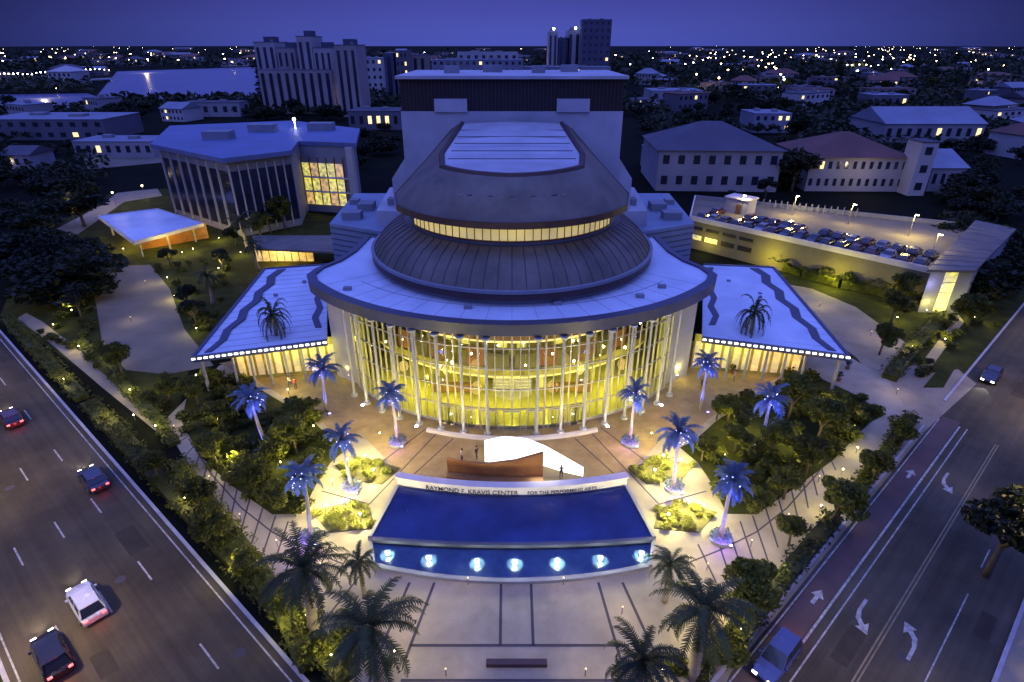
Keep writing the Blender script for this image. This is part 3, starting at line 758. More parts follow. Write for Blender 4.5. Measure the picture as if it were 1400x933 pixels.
date = make_palm('palm_tree','x','palm tree',6.4,3.9,30,12,droop=1.0,trunk=.3,lw=.36,grp='unlit palms at the front of the plaza')
date2 = make_palm('palm_tree','x','palm tree',6.0,3.5,26,21,droop=1.05,trunk=.28,lw=.33,grp='unlit palms at the front of the plaza')
PR = [lit,lit2,date,date2]
used=set()
def place(proto,loc,rz,sc,label,group=None):
    if proto.name not in used:
        used.add(proto.name); proto.location=loc; proto.rotation_euler=(0,0,rz); proto.scale=(sc,sc,sc) if not hasattr(sc,'__len__') else sc; proto['label']=label
        if group: proto['group']=group
        return proto
    return dup(proto,loc,rz,sc,label,group)
litspots = [((365,612),(355,545),'deep blue lit palm farthest left in the left garden'),
 ((447,562),(440,503),'violet lit palm beside the left end pier of the lobby'),
 ((544,606),(530,540),'blue lit palm in front of the left part of the lobby glass'),
 ((482,668),(475,600),'pale blue palm beside the bright bed left of the pool'),
 ((425,737),(410,655),'dim blue grey palm on the promenade left of the pool'),
 ((861,606),(868,540),'blue lit palm in front of the right part of the lobby glass'),
 ((958,560),(965,498),'blue lit palm beside the right end pier of the lobby'),
 ((921,668),(936,595),'bright blue palm beside the bed right of the pool'),
 ((985,738),(990,655),'blue lit palm on the promenade right of the pool'),
 ((1041,612),(1050,545),'deep blue lit palm farthest right in the right garden')]
for i,((bx,by),(cx,cy),lab) in enumerate(litspots):
    p=P(bx,by,.09); top=PX(cx,cy,p.y); h=top.z
    pl=place(PR[i%2],(p.x,p.y,.05),R.uniform(0,6),h/6.0*1.0,lab)
    q_=R.uniform(.88,1.12); pl.scale=(q_,q_,max(.7,h/6.0)); pl.rotation_euler=(R.uniform(-.05,.05),R.uniform(-.05,.05),pl.rotation_euler[2])
    t=thing('floodlight','small floodlight under the '+' '.join(lab.split()[:12]),'floodlight',(p.x+.6,p.y-.9,.05),'blue floodlights under the palms')
    b=MB(); b.box((0,0,.12),(.3,.22,.24)); b.build('housing',M_post,t,local=True); b=MB(); b.box((0,.02,.262),(.26,.18,.04)); b.build('lens',E_blue if i%3 else E_purple,t,local=True)
    b=MB()
    for q_ in range(22):
        a_q=q_*2.4; zz=h-.9+1.5*(q_/22); rr=.28+.5*math.sin(q_/22*3.1); b.ball((p.x+rr*math.cos(a_q),p.y+rr*math.sin(a_q),zz),.045,5)
    b.build('light_string',E_blue,pl) if False else None
    ls=b.build('light_string',E_blue); tag(ls,'tiny blue lamps in the '+' '.join(lab.split()[:11]),'fairy lights')
    light('palm_glow','POINT',(p.x,p.y-.9,h-.9),(.06,.10,1),[330,170,100,130,80,200,280,280,260,360][i],.25)
    for dx,dy in ((.7,-1.0),(-1.1,-.4),(.2,1.2)):
        light('palm_flood','SPOT',(p.x+dx,p.y+dy,.35),(.10,.14,1) if i!=4 else (.25,.35,1),[4200,2400,1500,2000,1100,2200,3400,3400,3200,4600][i],.15,(p.x,p.y,h+.3),62)
    if i in (2,3,4,5,7,8):
        tt=thing('planter','violet planter under the '+' '.join(lab.split()[:12]),'planter',(p.x,p.y,.03),'violet lit planters under the plaza palms')
        b=MB(); b.tube((0,0,0),(0,0,.45),.95,1.05,20); b.build('bowl',M_walld,tt,local=True)
        b=MB(); leaves(b,(0,0,.65),(1.0,1.0,.5),300,.13); b.build('foliage',M_bluelit,tt,local=True)
        light('planter_light','POINT',(p.x-.2,p.y-1.2,1.3),(.30,.10,1),170,.1)
darkspots=[((410,780),7,0,1.0,'tall unlit palm nearest to the avenue, left of the pool front'),((510,862),7,0,1.05,'large unlit palm at the bottom left of the front plaza'),
 ((968,835),7,2,1.0,'large unlit palm right of the front plaza, beside the street hedge'),((885,898),6.6,3,.95,'unlit palm at the bottom right of the front plaza'),
 ((488,748),5.5,3,.72,'short unlit palm at the left corner of the pool'),((920,755),5.5,2,.72,'short unlit palm at the right corner of the pool'),
  ((330,300),7,2,.95,'dark palm beside the lit canopy at the left'),((280,372),6,1,.9,'dark palm beside the concrete drive'),((345,330),6,1,.9,'dark palm before the amber entrance of the left building')]
for (cx,cy),z,k,sc,lab in darkspots:
    p=P(cx,cy,z); place(PR[2+k%2],(p.x,p.y,0),R.uniform(0,6),z/6.2*sc,lab,'unlit palms around the hall')

for (bx,by),(cx,cy),lab in (((388,512),(392,432),'dark palm standing against the left white wing roof'),((1016,508),(1012,428),'dark palm standing against the right white wing roof')):
    p=P(bx,by); h=PX(cx,cy,p.y).z; place(PR[3],(p.x,p.y,0),1.2,(.85,.85,h/6.0),lab,'unlit palms around the hall')
trA=make_tree('tree','x','tree',6.5,2.6,3200,M_leaf,1,.24)
trB=make_tree('tree','x','tree',5.2,2.2,2600,M_leaf,2,.22)
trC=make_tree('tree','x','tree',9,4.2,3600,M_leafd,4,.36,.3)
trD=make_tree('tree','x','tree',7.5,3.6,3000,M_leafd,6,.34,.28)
def tree_at(k,px,py,z,sc,lab,grp=None):
    pr=[trA,trB,trC,trD][k]; p=P(px,py,z); return place(pr,(p.x,p.y,0),R.uniform(0,6),sc,lab,grp)
near=[(0,800,640),]
gt=[(1,300,560,3,.8,'bushy tree at the upper left of the left garden'),(0,290,610,3,.7,'leafy tree at the left corner of the left garden'),(1,340,640,3,.75,'tree in the left garden beside the curved promenade'),
 (0,400,590,3,.8,'green tree in the middle of the left garden'),(1,375,665,3,.7,'small tree at the lower tip of the left garden'),(1,420,620,3,.6,'small tree beside the pale blue palm in the left garden'),(1,420,545,3,.6,'small tree between two lit palms of the left garden'),
 (0,1085,545,3,.95,'broad green tree at the upper right of the right garden'),(0,1125,575,3,.9,'broad tree at the right corner of the right garden'),(1,1165,560,2.5,.7,'low tree at the far right tip of the right garden'),(0,1060,600,3,.8,'green tree in the middle of the right garden'),
 (1,1010,590,3,.7,'small tree beside the bright blue palm of the right garden'),(1,1080,650,3,.75,'tree at the lower edge of the right garden'),(1,1035,670,3,.65,'small tree at the lower tip of the right garden'),(1,985,545,3,.6,'small tree beside the right end pier'),(0,1110,620,3,.75,'tree over the curved promenade of the right garden'),
 (1,262,655,4,.75,'slim street tree where the left path meets the promenade'),(1,205,620,3.5,.7,'street tree on the avenue verge, upper end of its row'),(1,275,700,4,.8,'street tree on the avenue verge, tallest of its row'),(1,332,738,4,.6,'dark street tree standing on the left promenade edge'),
 (0,160,490,3,.8,'dark tree on the end of the concrete drive'),(1,225,525,3,.8,'dark tree under the left wing tip'),(0,265,530,3,.7,'dark tree beside the left wing post'),
 (0,1150,675,4,.85,'tall dark street tree on the right promenade edge'),(1,1090,705,3.6,.65,'small street tree on the right promenade'),(1,1205,625,3.5,.8,'street tree beside the right street, upper end of its row'),(1,1235,580,3,.7,'street tree at the right junction corner'),(0,1028,800,4,.95,'dark conical tree beside the big palm on the right'),
 (2,1385,715,6,1.0,'big black tree at the right edge across the street'),(0,1210,460,3,.8,'round dark bush tree on the pavement behind the right wing'),(3,80,370,5,.9,'dark tree left of the concrete drive'),(2,50,350,5,.9,'large dark tree at the left edge'),(3,100,400,5,.8,'dark tree at the corner of drive and path'),(3,150,350,4,.6,'small dark tree at the head of the drive'),
 (3,300,345,4,.6,'dark tree behind the drive, below the canopy'),(3,250,395,4,.6,'dark tree at the right side of the drive'),(3,262,420,3,.55,'dark tree between drive and left wing roof'),(3,365,290,5,.7,'dark tree before the left building'),(3,340,275,5,.65,'dark tree under the sloping front of the left building'),(2,372,262,5,.6,'tree before the dark middle of the left building'),(3,345,240,5,.5,'small tree against the dark glass of the left building'),(2,318,312,4,.5,'tree right of the lit canopy'),(3,228,345,3,.5,'small tree on the drive side of the lit canopy'),(0,330,292,4,1.2,'leafy tree left of the amber pavilion, before the annex'),(1,352,303,4,1.2,'leafy tree just behind the amber pavilion'),(0,386,292,4,1.3,'leafy tree at the foot of the pale annex pier'),(1,318,262,4,1.2,'leafy tree before the dark glass corner of the annex'),(1,1000,548,3,.75,'tree at the upper left of the right garden'),(0,1020,570,3,.7,'tree left of the deep blue palm in the right garden'),(1,965,600,3,.6,'small tree behind the bright blue palm of the right garden'),(1,330,540,3,.75,'tree behind the deep blue palm of the left garden'),(1,455,590,3,.5,'small tree at the terrace edge of the left garden'),(3,945,225,5,.7,'dark tree at the left end of the large hipped building'),(3,1000,258,5,.6,'dark tree in front of the large hipped building'),(3,1050,250,5,.8,'dark tree at the right end of the large hipped building'),(0,1240,400,3,1.0,'leafy tree left of the stair building'),(1,1225,420,3,1.1,'leafy tree before the stair building'),(0,1330,430,3,1.0,'leafy tree right of the stair building'),(1,1360,400,3,1.1,'leafy tree by the street beyond the stair building'),(3,1385,330,5,1,'dark tree behind the stair building canopy')]
for a in gt: tree_at(*a,grp='trees around the concert hall')

# shrubs
shA=make_shrub('x','low shrubs in the garden beds',M_shrub,.7,.8,300,1); shB=make_shrub('x','low shrubs in the garden beds',M_shrub,.9,1.0,360,2,.16); shD=make_shrub('x','low shrubs in the garden beds',M_leaf,1.0,1.1,380,3,.17)
def inpoly(x,y,poly):
    c=False; n=len(poly)
    for i in range(n):
        x0,y0=poly[i][:2]; x1,y1=poly[(i+1)%n][:2]
        if (y0>y)!=(y1>y) and x<(x1-x0)*(y-y0)/(y1-y0)+x0: c=not c
    return c
def fill(poly,n,protos,lab,grp,smin=.7,smax=1.3,seed=1,z=.05):
    rnd=random.Random(seed); pw=[P(x,y) for x,y in poly]; xs=[p.x for p in pw]; ys=[p.y for p in pw]; k=0; tries=0
    while k<n and tries<n*60:
        tries+=1; x=rnd.uniform(min(xs),max(xs)); y=rnd.uniform(min(ys),max(ys))
        if inpoly(x,y,pw):
            place(rnd.choice(protos),(x,y,z),rnd.uniform(0,6),rnd.uniform(smin,smax),lab,grp); k+=1
fill(gardL,76,[shA,shB,shD],'leafy green shrub in the left garden bed','shrubs of the left garden',1.0,1.7,seed=1)
fill(gardR,76,[shA,shB,shD],'leafy green shrub in the right garden bed','shrubs of the right garden',1.0,1.7,seed=2)
beds=[([(458,636),(500,626),(548,640),(522,662),(474,656)],'upper left'),([(425,700),(470,688),(506,694),(512,722),(450,728)],'lower left')]
beds+= [([mx(p) for p in q],n.replace('left','right')) for q,n in beds]
for i,(poly,n) in enumerate(beds):
    sheet('planting_bed',poly,.10,M_gravel)
    shL=make_shrub('x','x',M_shrubl,.8,.7,420,9+i,.12); shL.name='garden_bush'; shL.data.name='garden_bush'
    fill(poly,24,[shL],f'bright lit yellow green bush in the {n} bed by the pool',f'lit bushes in the {n} bed by the pool',.55,.85,seed=5+i,z=.1)
    pw=[P(*p) for p in poly]; c=sum(pw,Vector((0,0,0)))/len(pw)
    for j in range(3):
        q=c.lerp(pw[j*2-1 if j else 0],.55)
        t=thing('garden_lamp',f'bright low garden lamp in the {n} bed by the pool','garden lamp',(q.x,q.y,.1),f'garden lamps in the {n} bed by the pool')
        b=MB(); b.tube((0,0,0),(0,0,.9),.05,.05,8); b.build('post',M_post,t,local=True)
        b=MB(); b.ball((0,0,.98),.11,10); b.build('globe',E_warm,t,local=True)
        light('garden_lamp_light','POINT',(q.x,q.y-.1,1.4),(1,.86,.28),1050,.2)
for px,py,pw_ in ((320,640,260),(455,665,200),(385,640,200),(1005,590,260),(1070,605,260),(1095,640,220),(990,630,180),(1130,560,120),(300,580,110),(430,590,120),(478,520,120),(925,520,120),(270,520,90),(520,600,90),(890,600,90),(185,575,90),(75,450,110),(150,500,80),(230,385,140),(250,350,160),(330,440,0),(300,480,0),(1245,480,160),(1265,430,100),(1000,500,160),(400,500,150),(395,540,120),(1150,650,80),(265,345,160),(450,760,70),(940,770,70),(390,870,60),(1010,870,60),(455,905,120),(540,900,50),(420,850,120),(905,925,60),(950,880,110),(990,850,110),(225,350,260),(300,372,260),(240,410,220),(270,455,160),(300,330,300),(330,350,260),(170,345,200),(120,330,160),(60,400,140),(40,350,120),(100,430,160),(110,480,160),(180,540,160),(215,590,140),(150,575,120),(255,690,120),(320,790,120),(90,525,100),(1290,470,200),(1330,440,160),(1225,440,200),(1170,620,140),(1120,700,140),(1060,790,120),(380,330,200)):
    if not pw_: continue
    q=P(px,py)
    t=thing('garden_lamp','short garden lamp with small round globe among the planting','garden lamp',(q.x,q.y,.05),'small garden lamps around the hall')
    b=MB(); b.tube((0,0,0),(0,0,.7),.04,.04,6); b.build('post',M_post,t,local=True)
    b=MB(); b.ball((0,0,.76),.07,8); b.build('globe',E_warm,t,local=True)
    light('garden_lamp_light','POINT',(q.x,q.y,1.9),(1,.83,.18),pw_*2.0,.25)
for px,py,pw_ in ((240,590,160),(288,660,160),(330,712,200),(380,748,220),(440,780,220),(1166,590,160),(1118,660,160),(1076,712,200),(1026,748,220),(966,780,220),(560,840,260),(850,840,260),(640,800,120),(770,800,120),(180,440,200),(200,390,200),(1120,420,260),(1190,460,200),(1225,540,200),(610,925,150),(800,925,150)):  # bollards put in to warm the light on the paving
    q=P(px,py); t=thing('added_path_light','slim added bollard light beside the pale paving','bollard',(q.x,q.y,.04),'added bollard lights of the promenade and drive')
    b=MB(); b.tube((0,0,0),(0,0,.75),.045,.045,6); b.build('post',M_post,t,local=True); b=MB(); b.tube((0,0,.75),(0,0,.85),.06,.06,6); b.build('lamp_head',E_warmdim,t,local=True)
    light('added_path_glow','POINT',(q.x,q.y,2.6),(1,.76,.40),pw_*.9,.5)
def hedge(name,lab,pts,w,h,dens,m=M_leafd,sz=.17):
    b=MB(); rnd=random.Random(len(lab)); c0=pts[0]
    for a,c in zip(pts,pts[1:]):
        L=(c-a).length; n=int(L*dens)
        d=(c-a).normalized(); nn=Vector((-d.y,d.x,0))
        b.box(((a+c)/2+Vector((0,0,h*.35))),(L,w*.6,h*.6),math.atan2(d.y,d.x))
        for _ in range(n):
            u=rnd.random()*L; v=max(-w*.42,min(w*.42,rnd.gauss(0,w*.26))); p=a+d*u+nn*v
            hh=h*(.55+.6*noise.noise(Vector((p.x*.35,p.y*.35,0)))+.35*rnd.random())
            leaves(b,(p.x,p.y,max(.1,hh)),(.25,.25,.2),3,sz,rnd=rnd)
    t=tag(b.build(name,m),lab,'hedge'); return t
hedge('hedge','long dark hedge along the avenue kerb, upper stretch',[Vector(RL(s,-2.0)) for s in range(-4,33,6)],2.6,1.1,26,M_leaf)
hedge('hedge','long dark hedge along the avenue kerb, lower stretch',[Vector(RL(s,-2.2)) for s in range(34,92,6)],3.0,1.2,26,M_leaf)
hedge('hedge','yellow green low hedge between path and avenue hedge',[P(x,y) for x,y in ((110,470),(160,520),(215,575),(240,610))],2.0,.8,26,M_shrub)
hedge('hedge','ragged hedge between left promenade and avenue',[P(x,y) for x,y in ((245,640),(300,715),(345,775),(390,840),(425,915))],2.6,1.5,30,M_leaf)
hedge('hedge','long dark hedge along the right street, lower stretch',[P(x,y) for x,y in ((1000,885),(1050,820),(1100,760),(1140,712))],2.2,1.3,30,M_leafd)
hedge('hedge','long dark hedge along the right street, upper stretch',[P(x,y) for x,y in ((1150,700),(1190,650),(1225,605),(1245,575))],2.0,1.3,30,M_leaf)
hedge('hedge','rounded hedge lining the right pavement behind the garage lights',[P(x,y) for x,y in ((1215,520),(1250,475),(1290,435))],3.0,1.3,26,M_leaf)
hedge('hedge','yellow lit planting strip at the foot of the parking garage',[P(x,y) for x,y in ((1055,362),(1100,378),(1150,392),(1205,402),(1260,425))],5,2.6,45,M_shrub,.3)
fill([(40,455),(120,400),(140,470),(200,520),(240,570),(200,560),(100,480)],30,[shB,shD],'leafy shrub between the drive and the path','shrubs between the drive and the path',seed=20)
fill([(205,365),(330,350),(300,440),(262,470),(240,400)],24,[shB,shD],'leafy shrub between the drive and the left wing','shrubs between the drive and the left wing',seed=21)
fill([(1215,530),(1240,470),(1330,420),(1390,440),(1320,470),(1260,520)],20,[shB,shD],'leafy shrub near the right junction','shrubs near the right junction',seed=22)
fill([(370,850),(400,800),(440,830),(480,870),(540,933),(430,933)],18,[shD,shB],'leafy shrub at the foot of the front left palms','shrubs at the front left corner of the plaza',seed=23)
fill([(900,933),(960,870),(1010,830),(1020,870),(980,933)],14,[shD,shB],'leafy shrub at the foot of the front right palms','shrubs at the front right corner of the plaza',seed=24)
tops=[(1001,511),(1016,509),(1045,510),(1069,508),(1080,487),(1146,521),(1158,505),(960,533),(400,505),(383,512),(360,508)]
for x,y in tops:
    q=P(x,y); t=thing('topiary','small dark clipped bush in a pot under the wing eaves','topiary',(q.x,q.y,.05),'potted bushes in front of the wings')
    b=MB(); b.tube((0,0,0),(0,0,.4),.25,.32,12); b.build('pot',M_wood,t,local=True)
    b=MB(); b.tube((0,0,.4),(0,0,.7),.04,.04,5); leaves(b,(0,0,1.0),(.42,.42,.42),200,.09); b.build('foliage',M_leafd,t,local=True)

# ================================================================== PEOPLE
def make_person(label,loc,rz,shirt,trou,pose=0,hair=(.03,.02,.015)):
    V=[(0,0,.95),(0,0,1.18),(0,0,1.40),(0,0,1.50),(0,0.01,1.62),(0,.01,1.74), # pelvis chest neckbase neck head top
       (.1,0,.92),(.12,.06+.05*pose,.5),(.12,-.02+.02*pose,.08),(.12,.12,.03), (-.1,0,.92),(-.12,-.03*pose,.5),(-.13,-.12*pose,.08),(-.13,.10-.1*pose,.03),
       (.19,0,1.40),(.25,-.02,1.13),(.27,.08+.05*pose,.9),(-.19,0,1.40),(-.25,.0,1.13),(-.26,.1,.9)]
    E=[(0,1),(1,2),(2,3),(3,4),(4,5),(0,6),(6,7),(7,8),(8,9),(0,10),(10,11),(11,12),(12,13),(2,14),(14,15),(15,16),(2,17),(17,18),(18,19)]
    Rr=[.13,.12,.13,.055,.095,.07,.09,.065,.045,.035,.09,.065,.045,.035,.06,.045,.035,.06,.045,.035]
    me=bpy.data.meshes.new('body'); me.from_pydata(V,E,[]); o=bpy.data.objects.new('body',me); COL.objects.link(o)
    bm=bmesh.new(); bm.from_mesh(me); sk=bm.verts.layers.skin.verify()
    for v,r in zip(bm.verts,Rr): v[sk].radius=(r,r)
    bm.verts.ensure_lookup_table(); bm.verts[0][sk].use_root=True
    bm.to_mesh(me); bm.free()
    o.modifiers.new('s','SKIN'); m2=o.modifiers.new('u','SUBSURF'); m2.levels=1
    dg=bpy.context.evaluated_depsgraph_get(); dg.update(); nm=bpy.data.meshes.new_from_object(o.evaluated_get(dg)); o.modifiers.clear(); o.data=nm
    nm.materials.clear()
    for m in (M_skin,mat('shirt_cloth',shirt,.8,.1,3),mat('trouser_cloth',trou,.8,.1,3)): nm.materials.append(m)
    for p in nm.polygons:
        c=p.center; p.material_index = 2 if c.z<.98 and abs(c.x)<.2 else (1 if c.z<1.45 and (c.z>1.1 or abs(c.x)<.2) else 0); p.use_smooth=True
    t=thing('person',label,'person',(loc.x,loc.y,.045),'people on the terrace',rz); o.parent=t
    b=MB(); b.ball((0,-.015,1.665),.112,10,1.05); b.build('hair',mat('hair',hair,.7,.1,3),t,local=True,smooth=True)
make_person('person in dark clothes standing before the low right end of the glowing wall',P(767,655),0,(.03,.03,.04),(.02,.02,.03),1)
make_person('person in a pale shirt behind the left end of the rust wall',P(632,632),2,(.5,.48,.45),(.04,.04,.06),0)
make_person('person in black near the glass doors, left of the glowing wall',P(652,628),1,(.02,.02,.02),(.03,.03,.04),1)
make_person('person in a red top walking near the left wing',P(405,533),.5,(.4,.06,.05),(.05,.05,.07),1)
make_person('person in a white top walking near the left wing',P(397,530),-.5,(.6,.6,.6),(.05,.05,.1),1)
make_person('person in a pink top near the right wing',P(1003,522),.8,(.5,.25,.28),(.1,.1,.12),1)

# ================================================================== VEHICLES
def make_car(label,loc,rz,paint,suv=False,lights=True,grp=None,cat='car',name='parked_car'):
    t=thing(name,label,cat,loc,grp,rz)
    hgt=1.72 if suv else 1.45; pm=MATS.get('paint%s'%(paint,)) or mat('paint%s'%(paint,),paint,.25,.05,1,coat=.8,metal=.3)
    b=MB(); st=[(-2.3,.74,.42,.80),(-2.22,.86,.28,.92),(-1.6,.92,.25,.98),(-.3,.94,.25,.98),(.9,.93,.25,.96),(1.7,.90,.26,.86),(2.2,.82,.3,.72),(2.32,.66,.42,.62)]
    rows=[]
    for x,w,z0,z1 in st: rows.append([(x,-w*.92,z0),(x,-w,z0+.15),(x,-w,z1-.16),(x,-w*.88,z1),(x,w*.88,z1),(x,w,z1-.16),(x,w,z0+.15),(x,w*.92,z0)])
    b.loft(rows,closed=True,caps=True); bd=b.build('body',pm,t,local=True,smooth=False)
    rx=-2.1 if suv else -1.7
    b=MB(); rows=[[(rx,-.82,.96),(1.05,-.82,.94),(1.05,.82,.94),(rx,.82,.96)],[(rx+.35,-.66,hgt-.06),(.25,-.66,hgt-.06),(.25,.66,hgt-.06),(rx+.35,.66,hgt-.06)]]
    b.loft(rows,closed=True); b.build('glazing',M_carglass,t,local=True)
    b=MB(); b.prism([(rx+.3,-.68),(.3,-.68),(.3,.68),(rx+.3,.68)],hgt-.07,hgt); 
    for sy in (-1,1):
        b.tube((.28,sy*.67,hgt-.05),(1.06,sy*.82,.95),.035,.035,5); b.tube((rx+.33,sy*.67,hgt-.05),(rx,sy*.82,.96),.06,.06,5); b.tube((-.5,sy*.67,hgt-.05),(-.5,sy*.83,.96),.035,.035,5)
    b.build('roof',pm,t,local=True)
    for sx in (-1.4,1.45):
        for sy in (-1,1):
            b=MB(); b.tube((sx,sy*.72,.33),(sx,sy*.95,.33),.33,.33,16); w=b.build('wheel',M_tyre,t,local=True)
            b=MB(); b.tube((sx,sy*.951,.33),(sx,sy*.965,.33),.2,.18,10); b.build('rim',M_rim,w,local=True)
    for sy in (-1,1):
        b=MB(); b.box((2.27,sy*.55,.62),(.14,.34,.14)); b.build('headlight',E_head if lights else M_rim,t,local=True)
        b=MB(); b.box((-2.28,sy*.62,.78),(.1,.28,.16)); b.build('taillight',E_tail if lights else M_dfas,t,local=True)
        b=MB(); b.box((.75,sy*1.0,1.0),(.14,.2,.12)); b.build('mirror',pm,t,local=True)
    return t
aL=math.atan2(dL.y,dL.x); aR=math.atan2(dR.y,dR.x)
def car_px(px,py,ang,*a,**k):
    p=P(px,py,.7)
    if k.get('lights',True):
        f=Vector((math.cos(ang),math.sin(ang),0)); light('headlight_beam','SPOT',(p.x+f.x*2.5,p.y+f.y*2.5,.65),(1,.93,.8),420,.1,(p.x+f.x*9,p.y+f.y*9,0),60)
        light('tail_glow','POINT',(p.x-f.x*2.9,p.y-f.y*2.9,.5),(1,.04,.02),14,.1)
    return make_car(a[0],(p.x,p.y,.016),ang,*a[1:],**k)
car_px(117,822,aL+math.pi,'white off road car driving up the avenue with dark roof rails',(.62,.64,.68),suv=True,name='moving_car')
car_px(127,653,aL+math.pi,'dark blue grey car driving on the avenue beside the kerb lane',(.04,.045,.07),name='moving_car')
car_px(14,570,aL+math.pi,'dark maroon car on the avenue at the left edge',(.10,.03,.035),name='moving_car')
car_px(70,893,aL+math.pi,'black car with red tail lamps at the bottom left of the avenue',(.01,.01,.014),suv=True,name='moving_car')
car_px(1063,898,aR+math.pi,'dark blue car driving beside the hedge of the right street',(.06,.08,.2),suv=True,name='moving_car')
car_px(1356,512,aR+math.pi,'black car coming down the right street at the right edge',(.02,.02,.03),name='moving_car')
car_px(30,168,0,'pale van on the open car park far left',(.5,.5,.5),suv=True,lights=False)
for s_,w_ in ((0,0),):
    p=Vector(RL(56.5,8.4)); 

# ================================================================== PARKING GARAGE
gA,gB,gC,gD = P(943,301,6),P(1272,374,6),P(1330,312,6),P(950,272,6)
gar=thing('parking_garage','long low parking garage with cars on its roof and pale parapet','parking garage',((gA+gC)/2).xy.to_3d())
b=MB(); b.prism([gA.xy,gB.xy,gC.xy,gD.xy],0,6); b.build('deck',M_drive,gar)
gd=(gB-gA); gl=gd.length; gu=gd.normalized(); gn=Vector((-gu.y,gu.x,0)); ga=math.atan2(gu.y,gu.x)
def parapet(a,c,h,m,nm,w=.3,z0=6):
    d=(c-a); b=MB(); b.box(((a+c)/2).xy.to_3d()+Vector((0,0,z0+h/2+.001)),(d.length,w,h),math.atan2(d.y,d.x)); b.build(nm,m,gar)
parapet(gA,gB,1.0,M_stone,'parapet'); parapet(gB,gC,.9,M_stone,'parapet'); parapet(gC,gD,.9,M_walld,'parapet'); parapet(gD,gA,.9,M_stone,'parapet')
for k in range(12):
    c=gA+gu*(gl*(k+.5)/12)-gn*.04; 
    if k>3: continue
    b=MB(); b.box((c.x,c.y,2.6),(gl/12*.78,.1,1.0),ga); b.build('opening',E_yel if k in (0,1) else M_black,gar)
    b=MB(); b.box((c.x,c.y,4.6),(gl/12*.78,.1,.6),ga); b.build('opening',M_black,gar)
for k in range(22):
    c=gD.lerp(gC,.15+.5*k/22)-gn*1.2; b=MB(); b.box((c.x,c.y,6.9),(.22,.22,1.8),ga); b.build('screen_post',M_walld,gar)
b=MB(); b.prism([(gA+gn*9).xy,(gB+gn*9).xy,(gC+gn*0).xy,(gD).xy],6.004,6.4)
protos=[]
for c,nm in (((.03,.03,.035),'black'),((.12,.03,.025),'dark red'),((.3,.29,.3),'grey'),((.05,.05,.09),'dark blue')):
    protos.append((make_car('x',(0,0,0),0,c,lights=False,grp='cars parked on the roof of the garage'),nm))
for i in range(4): used.discard(protos[i][0].name)
ordw=['first','second','third','fourth','fifth','sixth','seventh','eighth','ninth','tenth','eleventh','twelfth','thirteenth','fourteenth','fifteenth','sixteenth','seventeenth']
for row,(dist,txt) in enumerate(((3.2,'front row'),(8.9,'back row'))):
    for k in range(17):
        if row==1 and k in (1,2,8): continue
        t_=(k+.6)*gl/17.5; p=gA+gu*t_+gn*dist
        pr,nm=protos[R.randrange(4)]
        place(pr,(p.x,p.y,6.002),ga+math.pi/2*(1 if R.random()<.8 else -1),1,f'{nm} car in the {txt} on the garage roof, {ordw[k]} bay from the hall')
for k,(u,v,pw_) in enumerate(((.30,20,2600),(.55,21,1300),(.80,21,3000),(.12,12,1000),(.95,9,600))):
    p=gA+gu*gl*u+gn*v
    t=thing('deck_lamp',f'mast lamp on the garage roof, {ordw[k]} of the five','lamp post',(p.x,p.y,6.0),'mast lamps on the garage roof')
    b=MB(); b.tube((0,0,0),(0,0,4.5),.08,.06,8); b.box((0,-.35,4.5),(.12,.8,.1)); b.build('mast',M_post,t,local=True); b=MB(); b.box((0,-.6,4.42),(.4,.5,.1)); b.build('lamp_head',E_warm,t,local=True)
    light('deck_light','POINT',(p.x,p.y-.6,10.1),(1,.76,.22),pw_,.3)
# low roof-top shelter
p=gA+gu*gl*.09+gn*14; 
sh=thing('stair_kiosk','small cream square stair kiosk on the garage roof near the hall','kiosk',(p.x,p.y,6.002)); b=MB(); b.box((0,0,1.6),(5.4,4,3.2),ga); b.build('wall',M_wall,sh,local=True); b=MB(); b.box((0,0,3.35),(5.9,4.5,.28),ga); b.build('roof',M_stone,sh,local=True)
ox,oy=rot2((0.6,-2.03),ga); b=MB(); b.box((ox,oy,1.1),(1.1,.08,2.2),ga); b.build('door',M_wood,sh,local=True)
# shed canopy and end building
for k,u in enumerate((.1,.4,.68,.9)):
    q=gA+gu*gl*u-gn*(1.6+.4*k); light('garage_wash','POINT',(q.x,q.y-1.2,2.4),(1,.86,.06),[500,1300,1300,300][k],.3)
e=[P(1268,369,8),P(1334,370,8),P(1390,313,8),P(1334,301,8)]
eb=thing('stair_building','blue grey stair building with lit glass corner at the street end of the garage','building',e[0].xy.to_3d())
b=MB(); ec=sum((p.xy for p in e),Vector((0,0)))/4
b.prism([(p.xy-ec)*.9+ec for p in e],0,7.6); b.build('wall',M_walld,eb)
b=MB(); b.prism([p.xy for p in e],7.6,8.0); b.build('roof',M_roofd,eb)
b=MB()
for k in range(1,12):
    a=e[0].lerp(e[3],k/12); c=e[1].lerp(e[2],k/12); b.tube((a.x,a.y,8.03),(c.x,c.y,8.03),.06,.06,4)
b.build('roof_rib',M_walld,eb)
a=(e[0].xy-ec)*.9+ec; c=(e[1].xy-ec)*.9+ec
b=MB(); b.box(((a.x+c.x)/2,(a.y+c.y)/2-.05,3.9),(2.0,.14,7.2)); b.build('lit_window',E_yel,eb)
for z in (1.8,3.6,5.4): 
    b=MB(); b.box(((a.x+c.x)/2,(a.y+c.y)/2-.14,z),(2.1,.06,.12)); b.build('transom',M_metal,eb)
light('stair_light','POINT',((a.x+c.x)/2,(a.y+c.y)/2-1.5,1.5),YEL,240,.3)
light('stair_light','POINT',((a.x+c.x)/2-3,(a.y+c.y)/2-1.0,5),(.5,.45,1),160,.3)

